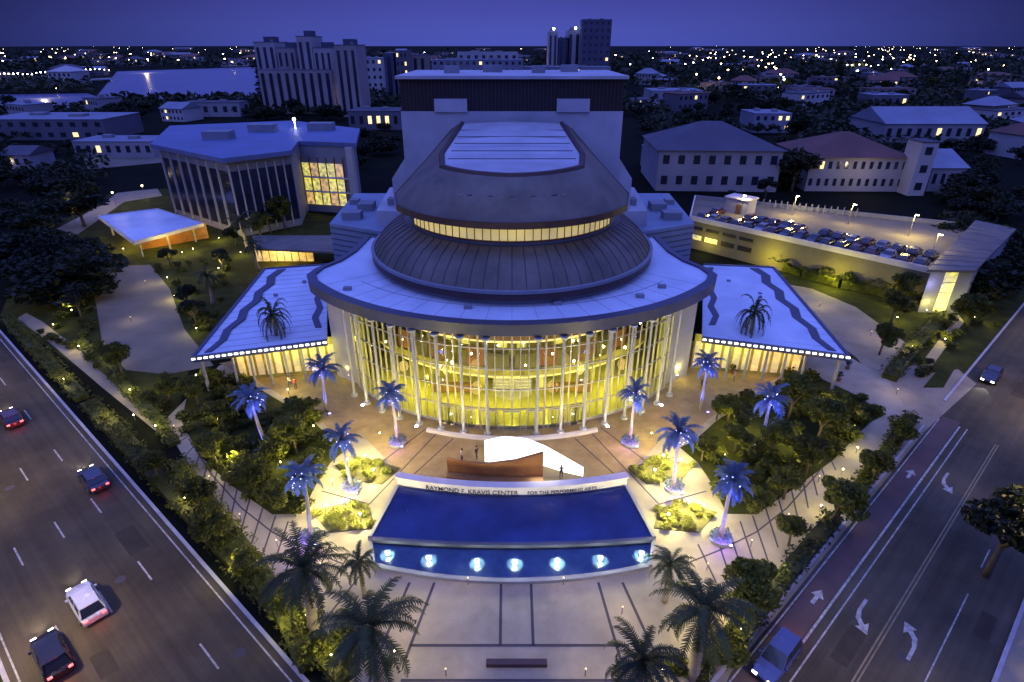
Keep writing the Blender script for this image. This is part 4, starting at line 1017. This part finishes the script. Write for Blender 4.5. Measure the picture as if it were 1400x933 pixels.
# ================================================================== LEFT BUILDING + CANOPY
LB=thing('theatre_annex','dark angular building with blue flat roof and yellow lit glass corner, left of the hall','building',(-62,140,0))
z=18
r=[P(205,197,z),P(303,217,z),P(398,206,z),P(408,193,z),P(487,196,z),P(492,176,z),P(400,165,z),P(232,172,z)]
r2=[p.xy for p in r]
b=MB(); b.prism(r2,z-1.0,z); b.build('roof',M_bluer,LB)
b=MB(); b.prism([p+Vector((0,0)) for p in r2],z+.002,z+.1)
cc=sum(r2,Vector((0,0)))/len(r2)
w2=[(p-cc)*.93+cc for p in r2]; 
b=MB(); b.prism(w2,0,z-1.0); b.build('wall',M_walld,LB)
# glass front on the left facets
for i,(i0,i1,n) in enumerate(((0,1,7),(1,2,7))):
    a,c=w2[i0],w2[i1]; d=(c-a); 
    nrm=Vector((d.y,-d.x)).normalized()
    for k in range(n):
        m_=a+d*((k+.5)/n)+nrm*.06; b=MB(); b.box((m_.x,m_.y,8.2),(d.length/n*.82,.12,13),math.atan2(d.y,d.x)); pn=b.build('window',M_glassd,LB)
        b=MB(); m2=a+d*(k/n)+nrm*.2; b.box((m2.x,m2.y,8.5),(.25,.5,15.5),math.atan2(d.y,d.x)); b.build('fin',M_wall,pn)
a,c=w2[3],w2[4]; d=c-a; ang=math.atan2(d.y,d.x)
for k in range(5):
    for j in range(3):
        m_=a+d*((k+.7)/6.3); b=MB(); b.box((m_.x,m_.y-.1,3.6+j*3.7),(d.length/6.3*.86,.1,3.3),ang); b.build('lit_window',E_yel if (k+j)%3 else E_amber,LB)
for k in range(6):
    m_=a+d*((k+.2)/6.3); b=MB(); b.box((m_.x,m_.y-.25,8.4),(.22,.3,11.5),ang); b.build('mullion',M_wood,LB)
for t_,wd in ((-.04,1.8),(.99,1.8)):
    m_=a+d*t_; b=MB(); b.box((m_.x,m_.y-.6,8.5),(wd,1.2,17),ang); b.build('pier',M_wall,LB)
for j in range(2): 
    m_=a+d*.5; b=MB(); b.box((m_.x,m_.y-.3,5.4+j*3.7),(d.length*.94,.4,.35),ang); b.build('floor_band',M_stone,LB)
for px,py in ((300,190),(360,180),(440,178)):
    q=P(px,py,z); b=MB(); b.box((q.x,q.y,z+1),(7,4,2)); b.build('roof_unit',M_walld,LB)
q=P(404,176,z); light('roof_lamp','POINT',(q.x,q.y,z+2.5),(.9,.9,1),150,.3)
b=MB(); b.ball((q.x,q.y,z+2.6),.45,8); b.tube((q.x,q.y,z),(q.x,q.y,z+2.3),.08,.08,6); b.build('roof_lamp',E_farw,LB)
# low entrance block, amber lit
ent=thing('entrance_pavilion','low pavilion with amber lit glass under a dark flat roof, before the left building','pavilion',P(395,345))
q=[P(345,322,4.2),P(470,322,4.2),P(470,345,4.2),P(350,340,4.2)]
b=MB(); b.prism([p.xy for p in q],3.8,4.2); b.build('roof',M_roofd,ent)
a,c=P(350,358).xy,P(430,358).xy; d=c-a
for k in range(8):
    m_=a+d*((k+.5)/8); b=MB(); b.box((m_.x,m_.y,1.9),(d.length/8*.85,.15,3.6)); b.build('lit_window',E_amber,ent)
b=MB(); b.box(((a.x+c.x)/2,a.y+.3,1.9),(d.length,.3,3.7)); b.build('wall',M_wood,ent)
light('pavilion_light','POINT',((a.x+c.x)/2,a.y-2,3),AMB,1300,.4)
q=P(400,285); light('tree_wash','POINT',(q.x-4,q.y-3,3),YEL,350,.4)
can=thing('porte_cochere','flat blue roofed drop off canopy with amber underside at the head of the drive','canopy',P(200,330))
cz=4.2; q=[P(135,296,cz),P(183,331,cz),P(277,306,cz),P(215,286,cz)]
b=MB(); b.prism([p.xy for p in q],cz-.5,cz); b.build('roof',M_roofw,can)
for i in range(4):
    a,c=q[i],q[(i+1)%4]; d=c-a; b=MB(); b.box(((a+c)/2).xy.to_3d()+Vector((0,0,cz-.22)),(d.length,.35,.75),math.atan2(d.y,d.x)); b.build('rim',M_stone,can)
for i,(u,v) in enumerate(((.1,.1),(.1,.9),(.9,.1),(.9,.9),(.5,.1),(.5,.9))):
    p=q[0].lerp(q[3],u).lerp(q[1].lerp(q[2],u),v); b=MB(); b.tube((p.x,p.y,0),(p.x,p.y,cz-.5),.2,.2,10); b.build('column',M_col,can)
for u,v in ((.3,.5),(.75,.5),(.5,.9)):
    p=q[0].lerp(q[3],u).lerp(q[1].lerp(q[2],u),v); light('canopy_light','POINT',(p.x,p.y,cz-1.3),AMB,1500,.4)
cb=[q[0].lerp(q[1],.25),q[3].lerp(q[2],.5)]
a,c=q[1].lerp(q[0],.25)+Vector((1,3,0)),q[2]+Vector((-1,3,0)); d=c-a; b=MB(); b.box(((a+c)/2).xy.to_3d()+Vector((0,0,1.8)),(d.length,.3,3.6),math.atan2(d.y,d.x)); b.build('back_wall',M_rust,can)

# ================================================================== CITY
win_cache={}
def building(name,label,cat,x,y,w,d,h,wall,roofm,kind='flat',rz=0,grp=None,floors=0,cols=0,lit=.12,strips=0,winm=None):
    t=thing(name,label,cat,(x,y,0),grp,rz)
    b=MB(); b.box((0,0,h/2),(w,d,h)); b.build('wall',wall,t,local=True)
    if kind=='flat':
        b=MB(); b.box((0,0,h+.15),(w+.3,d+.3,.3)); b.build('roof',roofm,t,local=True)
        for q_ in range(2):
            if w>12: b=MB(); b.box((w*(-.22+.4*q_),d*(.1-.2*q_),h+.9),(w*.12,d*.16,1.2)); b.build('roof_unit',M_walld,t,local=True)
    elif kind=='hip':
        b=MB(); o=.8; hx,hy=w/2+o,d/2+o; rh=min(w,d)*.22; rx=max(0.5,hx-hy)
        b.add([(-hx,-hy,h),(hx,-hy,h),(hx,hy,h),(-hx,hy,h),(-rx,0,h+rh),(rx,0,h+rh)],[(0,1,5,4),(1,2,5),(2,3,4,5),(3,0,4),(3,2,1,0)]); b.build('roof',roofm,t,local=True)
    else:
        b=MB(); o=.6; hx,hy=w/2+o,d/2+o; rh=d*.2
        b.add([(-hx,-hy,h),(hx,-hy,h),(hx,hy,h),(-hx,hy,h),(-hx,0,h+rh),(hx,0,h+rh)],[(0,1,5,4),(2,3,4,5),(1,2,5),(3,0,4),(3,2,1,0)]); b.build('roof',roofm,t,local=True)
    rnd=random.Random(int(x*7+y))
    for f in range(floors):
        for c in range(cols):
            key=(round(w/cols*.55,1),round(h/floors*.5,1))
            b=MB(); ww,wh=w/cols*.42,h/floors*.42
            if key not in win_cache:
                b.box((0,0,0),(ww,.12,wh)); o=b.build('window',M_glassd,t,local=True); win_cache[key]=o.data; lm=o.data.copy(); lm.materials.clear(); lm.materials.append(E_warmdim); win_cache[key+(1,)]=lm
            k2=key+(1,) if rnd.random()<lit else key
            o=bpy.data.objects.new('window',win_cache[k2]); COL.objects.link(o); o.parent=t
            o.location=(-w/2+w*(c+.5)/cols,-d/2-.04,h*(f+.55)/floors)
    if floors and cols:
        for o in [c for c in t.children if c.name.startswith('window') and c.location.length<.01]: bpy.data.objects.remove(o)
    for k in range(strips):
        b=MB(); b.box((-w/2+w*(k+.5)/strips,-d/2-.05,h*.48),(w/strips*.42,.2,h*.9)); b.build('balcony_bay',winm or M_glassd,t,local=True)
    return t
M_c1=mat('city_wall_pale',(.25,.25,.29),.8,.15,.1); M_c2=mat('city_wall_grey',(.11,.11,.15),.8,.15,.1); M_c3=mat('city_wall_tan',(.21,.18,.17),.8,.15,.1); M_c4=mat('city_wall_white',(.38,.38,.42),.8,.12,.1)
M_r1=mat('city_roof_grey',(.07,.07,.10),.8,.2,.1); M_r2=mat('city_roof_red',(.14,.06,.05),.8,.25,.1); M_r3=mat('city_roof_pale',(.20,.22,.30),.8,.15,.1)
M_tw=mat('tower_wall_pale',(.36,.35,.38),.8,.12,.1); M_tw2=mat('tower_wall_mauve',(.30,.27,.29),.8,.12,.1)
M_cdark=mat('city_wall_navy',(.06,.07,.13),.6,.2,.1)
def tower(label,x0,x1,top,basey,wall,roofm,strips,Y=None,dep=25,lit=0,floors=0,cols=0,grp=None,pent=True):
    p0=P(x0,basey); p1=P(x1,basey)
    Yb=p0.y if Y is None else Y
    a=PX(x0,top,Yb); c=PX(x1,top,Yb); h=a.z; w=c.x-a.x
    t=building('apartment_tower',label,'tower',(a.x+c.x)/2,Yb+dep/2,w,dep,h,wall,roofm,'flat',0,grp,floors,cols,lit,strips)
    if pent:
        b=MB(); b.box((0,2,h+1.8),(w*.5,dep*.4,3)); b.build('penthouse',M_cdark,t,local=True)
    return t
tower('pale apartment tower, leftmost of the cluster by the lagoon',346,374,58,152,M_tw,M_cdark,3)
tower('mauve apartment tower, second from left in the cluster by the lagoon',377,402,66,153,M_tw2,M_cdark,3)
tower('tallest pale apartment tower in the middle of the cluster by the lagoon',404,424,50,155,M_tw,M_cdark,2)
tower('grey apartment tower, fourth from left in the cluster by the lagoon',427,452,66,155,M_tw,M_cdark,3)
tower('apartment tower with flat dark cap at the right end of the lagoon cluster',456,486,62,160,M_tw2,M_cdark,3)
tower('low wide apartment block before the lagoon towers',352,452,96,156,M_tw2,M_c2,9,pent=False)
tower('blue lit slab block right of the lagoon towers',490,522,80,132,M_c4,M_c1,0,lit=.05,floors=5,cols=4,pent=False)
tower('narrow dark slab tower left of the hall',524,537,73,140,M_cdark,M_c1,1,pent=False)
tower('narrow grey tower with lit top windows left of the hall',540,556,70,140,M_c2,M_r1,0,lit=.2,floors=6,cols=3,pent=False)
tower('small tower with a bright lamp beside the stage tower',562,582,76,130,M_c3,M_r1,2,pent=False)
tower('long pale blue block behind the stage tower',590,715,82,122,M_r3,M_r3,0,lit=.06,floors=4,cols=14,pent=False)
tower('white upper block on the long pale building behind the stage tower',625,708,72,118,M_c4,M_c4,0,lit=.04,floors=3,cols=8,pent=False)
tower('slim white twin tower with a bright crown behind the hall',750,763,44,112,M_c4,M_c4,2)
tower('slim grey tower between the bright crowned one and the navy tower',764,779,52,112,M_cdark,M_c2,2,pent=False)
tower('slim white tower touching the navy tower',776,795,42,112,M_c4,M_c4,2)
tower('tall navy blue tower, tallest on the skyline',797,837,27,115,M_cdark,M_cdark,0,lit=.03,floors=9,cols=5,pent=False)
tower('wide pale low block in front of the navy tower',716,835,92,120,M_r3,M_r3,0,lit=.05,floors=2,cols=12,pent=False)
for px,py,top in ((757,112,41),(787,112,40)):
    p=PX(px,top,P(px,py).y); b=MB(); b.ball((0,0,0),1.3,8); o=b.build('beacon_lamp',E_farw); o.location=(p.x,p.y,p.z+1)
    tag(o,'bright white crown lamp on the %s slim tower'%('left' if px<770 else 'right'),'lamp')
# houses at the right
def hb(label,px0,px1,base,hh,d,wall,roofm,kind,floors,cols,rz=0,lit=.1,name='house',cat='building'):
    a=P(px0,base); c=P(px1,base); return building(name,label,cat,(a.x+c.x)/2,a.y+d/2,(c.x-a.x),d,hh,wall,roofm,kind,rz,None,floors,cols,lit)
hb('large white building with grey hipped roof, first right of the hall',900,1062,262,12,30,M_c1,M_r1,'hip',2,8,-.05,.0)
hb('white arcaded building with a red hipped roof',1102,1232,262,10,26,M_c1,M_r2,'hip',2,12,-.03,.05,name='villa')
hb('slim pale tower at the right end of the red roofed building',1240,1262,268,15,7,M_c4,M_r1,'flat',3,1,name='bell_tower',cat='tower')
hb('pale low building right of the slim tower',1266,1312,262,7,20,M_c1,M_r3,'gable',1,4)
hb('long blue grey roofed hall at the upper right',1205,1340,195,8,30,M_c1,M_r3,'gable',1,10)
hb('pale blue flat building between two big dark trees',1028,1078,182,9,20,M_r3,M_r3,'flat',2,5)
hb('blue roofed store behind the red roofed building',1190,1238,150,9,20,M_c2,M_r3,'flat',1,5)
hb('wide low block with pale parapet right of the hall',890,960,140,8,30,M_c1,M_r3,'flat',1,6)
hb('low cream annex beside the white hipped building',886,930,236,7,14,M_c1,M_r3,'flat',1,4)
hb('long low white building at the far left beyond the annex',105,212,216,6,16,M_c1,M_r3,'flat',1,8,lit=.2)
hb('wide flat roofed block at the left edge below the lagoon',-20,148,192,9,30,M_c2,M_r3,'flat',2,10)
hb('small pale house in the dark trees at the left edge',8,46,232,5,12,M_c1,M_r1,'gable',1,3)
hb('low shed roof behind the left building',250,330,160,8,14,M_c1,M_r1,'flat',1,6)
hb('white domed pavilion beyond the lit bridge',70,102,118,14,30,M_c4,M_c4,'hip',2,5)
hb('low blue grey hall beside the left annex, in front of the towers',478,548,178,9,20,M_c2,M_r1,'flat',1,6,lit=.4)
# scattered city
keep=[(-130,50,130,300)]
def blocked(x,y):
    if y<255 and -125<x<125: return True
    px=700+FPX*x/(y*cp+CH*sp)  # approx
    if 480<y<1150 and 120<px<620 and px<600 and px>125: return True
    return False
rnd=random.Random(77)
cols={'pale':M_c1,'grey':M_c2,'tan':M_c3,'white':M_c4}; rfs={'grey':M_r1,'red':M_r2,'pale':M_r3}
protoB={}
cnt=0
for k in range(2000):
    if cnt>=170: break
    py=rnd.choice([rnd.uniform(68,90),rnd.uniform(85,125),rnd.uniform(110,215)]); px=rnd.uniform(-30,1430)
    if 500<px<880 and py>95: continue
    if px<700 and py>165: continue
    if 885<px<1345 and py>150: continue
    p=P(px,py)
    if blocked(p.x,p.y): continue
    if 340<px<600 and py>95: continue
    wn=rnd.choice(list(cols)); rn=rnd.choice(list(rfs)); kd=rnd.choice(['flat','flat','hip','gable'])
    side='left' if px<600 else ('middle' if px<880 else 'right')
    dist='far' if py<95 else 'near'
    key=(wn,rn,kd,dist)
    if dist=='far': lab=f'{wn} walled building with {rn} {kd if kd!="gable" else "gabled"} roof in the distant city'
    else: lab=f'{wn} walled building with {rn} {kd if kd!="gable" else "gabled"} roof in the town behind the hall'
    sc=1+max(0,(p.y-500)/1500)
    if key not in protoB:
        t=building('town_building',lab,'building',p.x,p.y,22,15,7,cols[wn],rfs[rn],kd,0,'buildings of the town',2,6,.12); protoB[key]=t
        t.scale=(sc*rnd.uniform(.7,1.6),sc,rnd.uniform(.6,1.5)*sc**.3); t.rotation_euler=(0,0,rnd.uniform(-.5,.5))
    else:
        dup(protoB[key],(p.x,p.y,0),rnd.uniform(-.6,.6),(sc*rnd.uniform(.6,1.9),sc,rnd.uniform(.6,1.6)*sc**.3))
    cnt+=1
# town trees
cnt=0
farA=make_tree('town_tree','x','tree',10,5.5,1100,M_leafd,31,.75,.4); farB=make_tree('town_tree','x','tree',8,6,1100,M_leafd,33,.8,.4)
zones=[((0,190,130,420),46),((150,138,560,168),30),((880,120,1400,240),50),((1290,230,1400,420),34),((1262,240,1330,290),6),((1065,180,1102,275),10),((880,95,1400,150),60),((480,150,548,200),8),((0,120,1400,165),46),((450,195,545,240),6),((0,66,1400,110),50)]
for zi,((x0,y0,x1,y1),n) in enumerate(zones):
    k=0
    while k<n:
        px=rnd.uniform(x0,x1); py=rnd.uniform(y0,y1); k+=1
        if 545<px<850 and py>95: continue
        if 900<px<1260 and 185<py<275: 
            if not(1065<px<1095): continue
        if 128<px<352 and 96<py<137: continue
        p=P(px,py); s=rnd.uniform(.6,1.1)*(1+max(0,(p.y-300)/900)); s=min(s,2.4)
        place(rnd.choice([farA,farB]),(p.x,p.y,-.3),rnd.uniform(0,6),(s,s,s*rnd.uniform(.6,.9) if p.y>300 else s*.75),'dark round tree in the night town around the hall','trees of the town')
for px,py,s,lab in ((975,198,1.25,'big round dark tree behind the hipped roofed building'),(1090,192,1.0,'dark tree between the two large roofs'),(1082,262,1.2,'tall dark tree between the white buildings'),(500,222,.7,'dark tree on the far side of the left wing block')):
    p=P(px,py); dup(farA,(p.x,p.y,0),rnd.uniform(0,6),s,lab,'large trees behind the hall')
# dark mass of town greenery nobody could count
foot=[(o.location.x,o.location.y,max(12,o.scale.x*13)) for o in bpy.data.objects if o.get('category') in ('building','tower') and o.location.y>100]
bw=MB(); k=0
while k<34000:
    px=rnd.uniform(-60,1460); py=rnd.choice([rnd.uniform(66,110),rnd.uniform(90,190),rnd.uniform(120,300)])
    if (128<px<352 and 94<py<139) or (-200<px<150 and 130<py<152): continue
    if 150<px<890 and py>160: continue
    if 130<px<1300 and py>262: continue
    if px<215 and 255<py: continue
    if py>185 and 880<px<1090: continue
    p=P(px,py)
    if noise.noise(Vector((p.x*.012,p.y*.008,0)))<-.12: continue
    if any((p.x-a)**2+(p.y-c)**2<q*q for a,c,q in foot): continue
    s_=min(5,max(.7,p.y/190)); hz=s_*rnd.uniform(.6,2.2)+1
    u=Vector((rnd.gauss(0,1),rnd.gauss(0,1),rnd.gauss(0,.5))).normalized()*s_*rnd.uniform(.6,1.3); w_=u.cross(Vector((rnd.gauss(0,1),rnd.gauss(0,1),rnd.gauss(0,1)))).normalized()*s_*.6
    c=Vector((p.x,p.y,hz)); bw.add([c-u,c+w_,c+u,c-w_],[(0,1,2,3)]); k+=1
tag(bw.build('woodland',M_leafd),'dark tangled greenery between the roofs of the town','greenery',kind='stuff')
# lamps over the town
def mklamp(lab,m,r,h,grp):
    t=thing('street_lamp',lab,'street lamp',(0,0,0),grp); b=MB(); b.tube((0,0,0),(0,0,h),.14,.1,5); b.build('post',M_post,t,local=True); b=MB(); b.ball((0,0,h+r),r,6); b.build('lamp_head',m,t,local=True); return t
l1=mklamp('warm street lamp shining in the town behind the hall',E_far,.55,9,'warm street lamps of the town'); l2=mklamp('white street lamp shining in the town behind the hall',E_farw,.5,9,'white street lamps of the town')
def lamp_at(px,py,s,pr): p=P(px,py); place(pr,(p.x,p.y,0),0,(s,s,min(s,1.3)),pr['label'])
for k in range(215):
    px=rnd.choice([rnd.uniform(0,340),rnd.uniform(850,1400),rnd.uniform(950,1280),rnd.uniform(0,1400)]); py=62+abs(rnd.gauss(0,1))*24+3
    if py>150 or (545<px<850 and py>90) or (128<px<352 and 96<py<137): continue
    d=P(px,py).y; lamp_at(px,py,max(.8,min(5,d/420))*rnd.uniform(.3,1.15),l1 if rnd.random()<.75 else l2)
for px,py,s in ((1027,86,3.2),(1040,93,3),(1083,72,4.2),(1115,82,3.4),(1146,80,3.4),(1134,90,3.2),(1168,86,3.2),(1193,82,3.4),(1243,82,3.2),(1312,68,4),(1097,83,2.6),(1219,71,3),(1172,101,2),(1064,120,1.8),(1068,130,1.6),(980,127,1.6),(950,120,1.6),(182,92,2.8),(204,90,2.8),(306,80,3.2),(565,86,1.6),(410,148,.9),(470,148,1.4),(1210,118,1.2)):
    lamp_at(px,py,s,l1 if px>600 else l2)
for k in range(26):
    px=k*6.1; lamp_at(px,120-k*.45+rnd.uniform(-1,1),1.5*rnd.uniform(.7,1.1),l2)
# lit causeway
a=P(-20,123);c=P(156,112); d=c-a
br=thing('causeway_bridge','low pale bridge with a row of white lamps at the far left','bridge',((a+c)/2)); b=MB(); b.box((a+c)/2+Vector((0,0,3.5)),(d.length,9,1.4),math.atan2(d.y,d.x)); b.build('deck',M_c4,br)
for k in range(9):
    p=a.lerp(c,(k+.5)/9); b=MB(); b.box((p.x,p.y,1.4),(2,7,2.8)); b.build('bridge_pier',M_c1,br)
for px,py,pw_ in ((160,285,900),(200,275,900),(105,312,500),(60,345,200),(20,232,300),(540,170,900),(1000,250,900),(1180,270,900),(340,245,500),(380,262,600),(1060,125,9000),(1170,100,30000),(1290,120,9000),(950,128,7000),(60,135,9000),(200,100,20000),(480,155,1800),(430,152,2500),(1250,240,300),(640,112,9000),(720,112,9000),(770,105,9000)):
    if pw_:
        q=P(px,py); light('town_light','POINT',(q.x,q.y,7 if pw_>300 else 3),(1,.76,.42) if px<1100 or px>1110 else (1,.7,.35),pw_*1.2,.8)
for px,py in ((200,275),(160,285),(105,312)):
    lamp_at(px,py,.45,l1)
# unseen street lamps added to light the two roads
def added_road_lamp(x,y,ang,lab,pw):
    t=thing('street_lamp',lab,'street lamp',(x,y,.05),'added unseen street lamps along the two roads',ang)
    b=MB(); b.tube((0,0,0),(0,0,10),.12,.08,8); b.tube((0,0,10),(2.2,0,10.5),.06,.05,6); b.build('post',M_post,t,local=True)
    b=MB(); b.box((2.4,0,10.48),(.8,.3,.12)); b.build('lamp_head',E_warm,t,local=True)
    ox,oy=rot2((2.4,0),ang); light('added_road_light','SPOT',(x+ox,y+oy,10.3),(1,.72,.34),pw,.3,(x+ox*1.6,y+oy*1.6,0),150,blend=1)
for k,s in enumerate((96,70,)):
    x,y,_=RL(s,15.4); added_road_lamp(x,y,math.atan2(-nL.y,-nL.x),'added unseen street lamp on the avenue median',7000)
for k,s in enumerate((44,18,-10)):
    x,y,_=RL(s,15.4); added_road_lamp(x,y,math.atan2(-nL.y,-nL.x),'added unseen street lamp on the avenue median',7000)
for k,s in enumerate((-2,24,58,84)):
    x,y,_=RR(s,14.2); added_road_lamp(x,y,math.atan2(-nR.y,-nR.x),'added unseen street lamp on the far pavement of the right street',6000)

# ================================================================== CAMERA, SKY, LIGHT
cam=bpy.data.cameras.new('camera'); co=bpy.data.objects.new('camera',cam); COL.objects.link(co); scene.camera=co
co.location=(0,0,CH); co.rotation_euler=(math.pi/2-PITCH,0,0); cam.sensor_width=36; cam.lens=36*FPX/1400; cam.clip_end=30000; cam.clip_start=.5
w=bpy.data.worlds.new('World'); scene.world=w; w.use_nodes=True; nt=w.node_tree; n=nt.nodes; l=nt.links
bg=n['Background']; tc=n.new('ShaderNodeTexCoord'); sx=n.new('ShaderNodeSeparateXYZ'); l.new(tc.outputs['Generated'],sx.inputs[0])
cr=n.new('ShaderNodeValToRGB'); E_=cr.color_ramp.elements
E_[0].position=0; E_[0].color=(.060,.078,.40,1); E_[1].position=1; E_[1].color=(.25,.36,1.55,1)
for pos,c in ((.02,(.062,.078,.39)),(.05,(.054,.062,.33)),(.08,(.05,.05,.27)),(.14,(.07,.09,.38)),(.4,(.17,.22,.92))):
    e_=cr.color_ramp.elements.new(pos); e_.color=(*c,1)
l.new(sx.outputs[2],cr.inputs[0])
# afterglow ahead, darker to the sides
az=n.new('ShaderNodeMath'); az.operation='MULTIPLY'; l.new(sx.outputs[0],az.inputs[0]); l.new(sx.outputs[0],az.inputs[1])
mr=n.new('ShaderNodeMapRange'); mr.inputs[1].default_value=0; mr.inputs[2].default_value=.45; mr.inputs[3].default_value=1.15; mr.inputs[4].default_value=.2; l.new(az.outputs[0],mr.inputs[0])
# only low in the sky
mz=n.new('ShaderNodeMapRange'); mz.inputs[1].default_value=.12; mz.inputs[2].default_value=.4; mz.inputs[3].default_value=0; mz.inputs[4].default_value=1; l.new(sx.outputs[2],mz.inputs[0])
mixf=n.new('ShaderNodeMix'); mixf.data_type='FLOAT'; l.new(mz.outputs[0],mixf.inputs[0]); l.new(mr.outputs[0],mixf.inputs[2]); mixf.inputs[3].default_value=1
nzz=n.new('ShaderNodeTexNoise'); nzz.inputs['Scale'].default_value=2.2; nzz.inputs['Detail'].default_value=3; mpp=n.new('ShaderNodeMapping'); mpp.inputs['Scale'].default_value=(1,1,5); l.new(tc.outputs['Generated'],mpp.inputs[0]); l.new(mpp.outputs[0],nzz.inputs['Vector'])
mn=n.new('ShaderNodeMapRange'); mn.inputs[3].default_value=.86; mn.inputs[4].default_value=1.14; l.new(nzz.outputs['Fac'],mn.inputs[0])
mm=n.new('ShaderNodeMath'); mm.operation='MULTIPLY'; l.new(mixf.outputs[0],mm.inputs[0]); l.new(mn.outputs[0],mm.inputs[1])
sc_=n.new('ShaderNodeVectorMath'); sc_.operation='SCALE'; l.new(cr.outputs[0],sc_.inputs[0]); l.new(mm.outputs[0],sc_.inputs['Scale'])
sky=n.new('ShaderNodeTexSky'); sky.sky_type='NISHITA'; sky.sun_disc=False; sky.sun_elevation=rad(-3); sky.sun_rotation=rad(180); sky.ozone_density=6
sk2=n.new('ShaderNodeVectorMath'); sk2.operation='SCALE'; sk2.inputs['Scale'].default_value=.02; l.new(sky.outputs[0],sk2.inputs[0])
ad=n.new('ShaderNodeVectorMath'); ad.operation='ADD'; l.new(sc_.outputs[0],ad.inputs[0]); l.new(sk2.outputs[0],ad.inputs[1])
l.new(ad.outputs[0],bg.inputs[0]); bg.inputs[1].default_value=1.0
sd=bpy.data.lights.new('dusk_sky_light','SUN'); sd.energy=.35; sd.angle=rad(70); sd.color=(.42,.52,1); so=bpy.data.objects.new('dusk_sky_light',sd); COL.objects.link(so); so.rotation_euler=(rad(35),0,rad(-15))
vs=scene.view_settings; vs.view_transform='Standard'; vs.look='None'; vs.exposure=0; vs.gamma=1; vs.use_curve_mapping=False
scene.render.engine='CYCLES'
cy=scene.cycles; cy.use_denoising=True; cy.use_light_tree=True; cy.max_bounces=5; cy.diffuse_bounces=2; cy.glossy_bounces=2; cy.transmission_bounces=3; cy.transparent_max_bounces=8
cy.sample_clamp_indirect=4; cy.sample_clamp_direct=0; cy.caustics_reflective=False; cy.caustics_refractive=False
# drop prototypes that were never placed
for o in list(bpy.data.objects):
    if o.get('label')=='x' or (o.parent and o.parent.get('label')=='x') or (o.parent and o.parent.parent and o.parent.parent.get('label')=='x'):
        bpy.data.objects.remove(o)

for o in bpy.data.objects:
    if o.get('label') and len(o['label'].split())>15: print('LONG',len(o['label'].split()),o.name,o['label'])
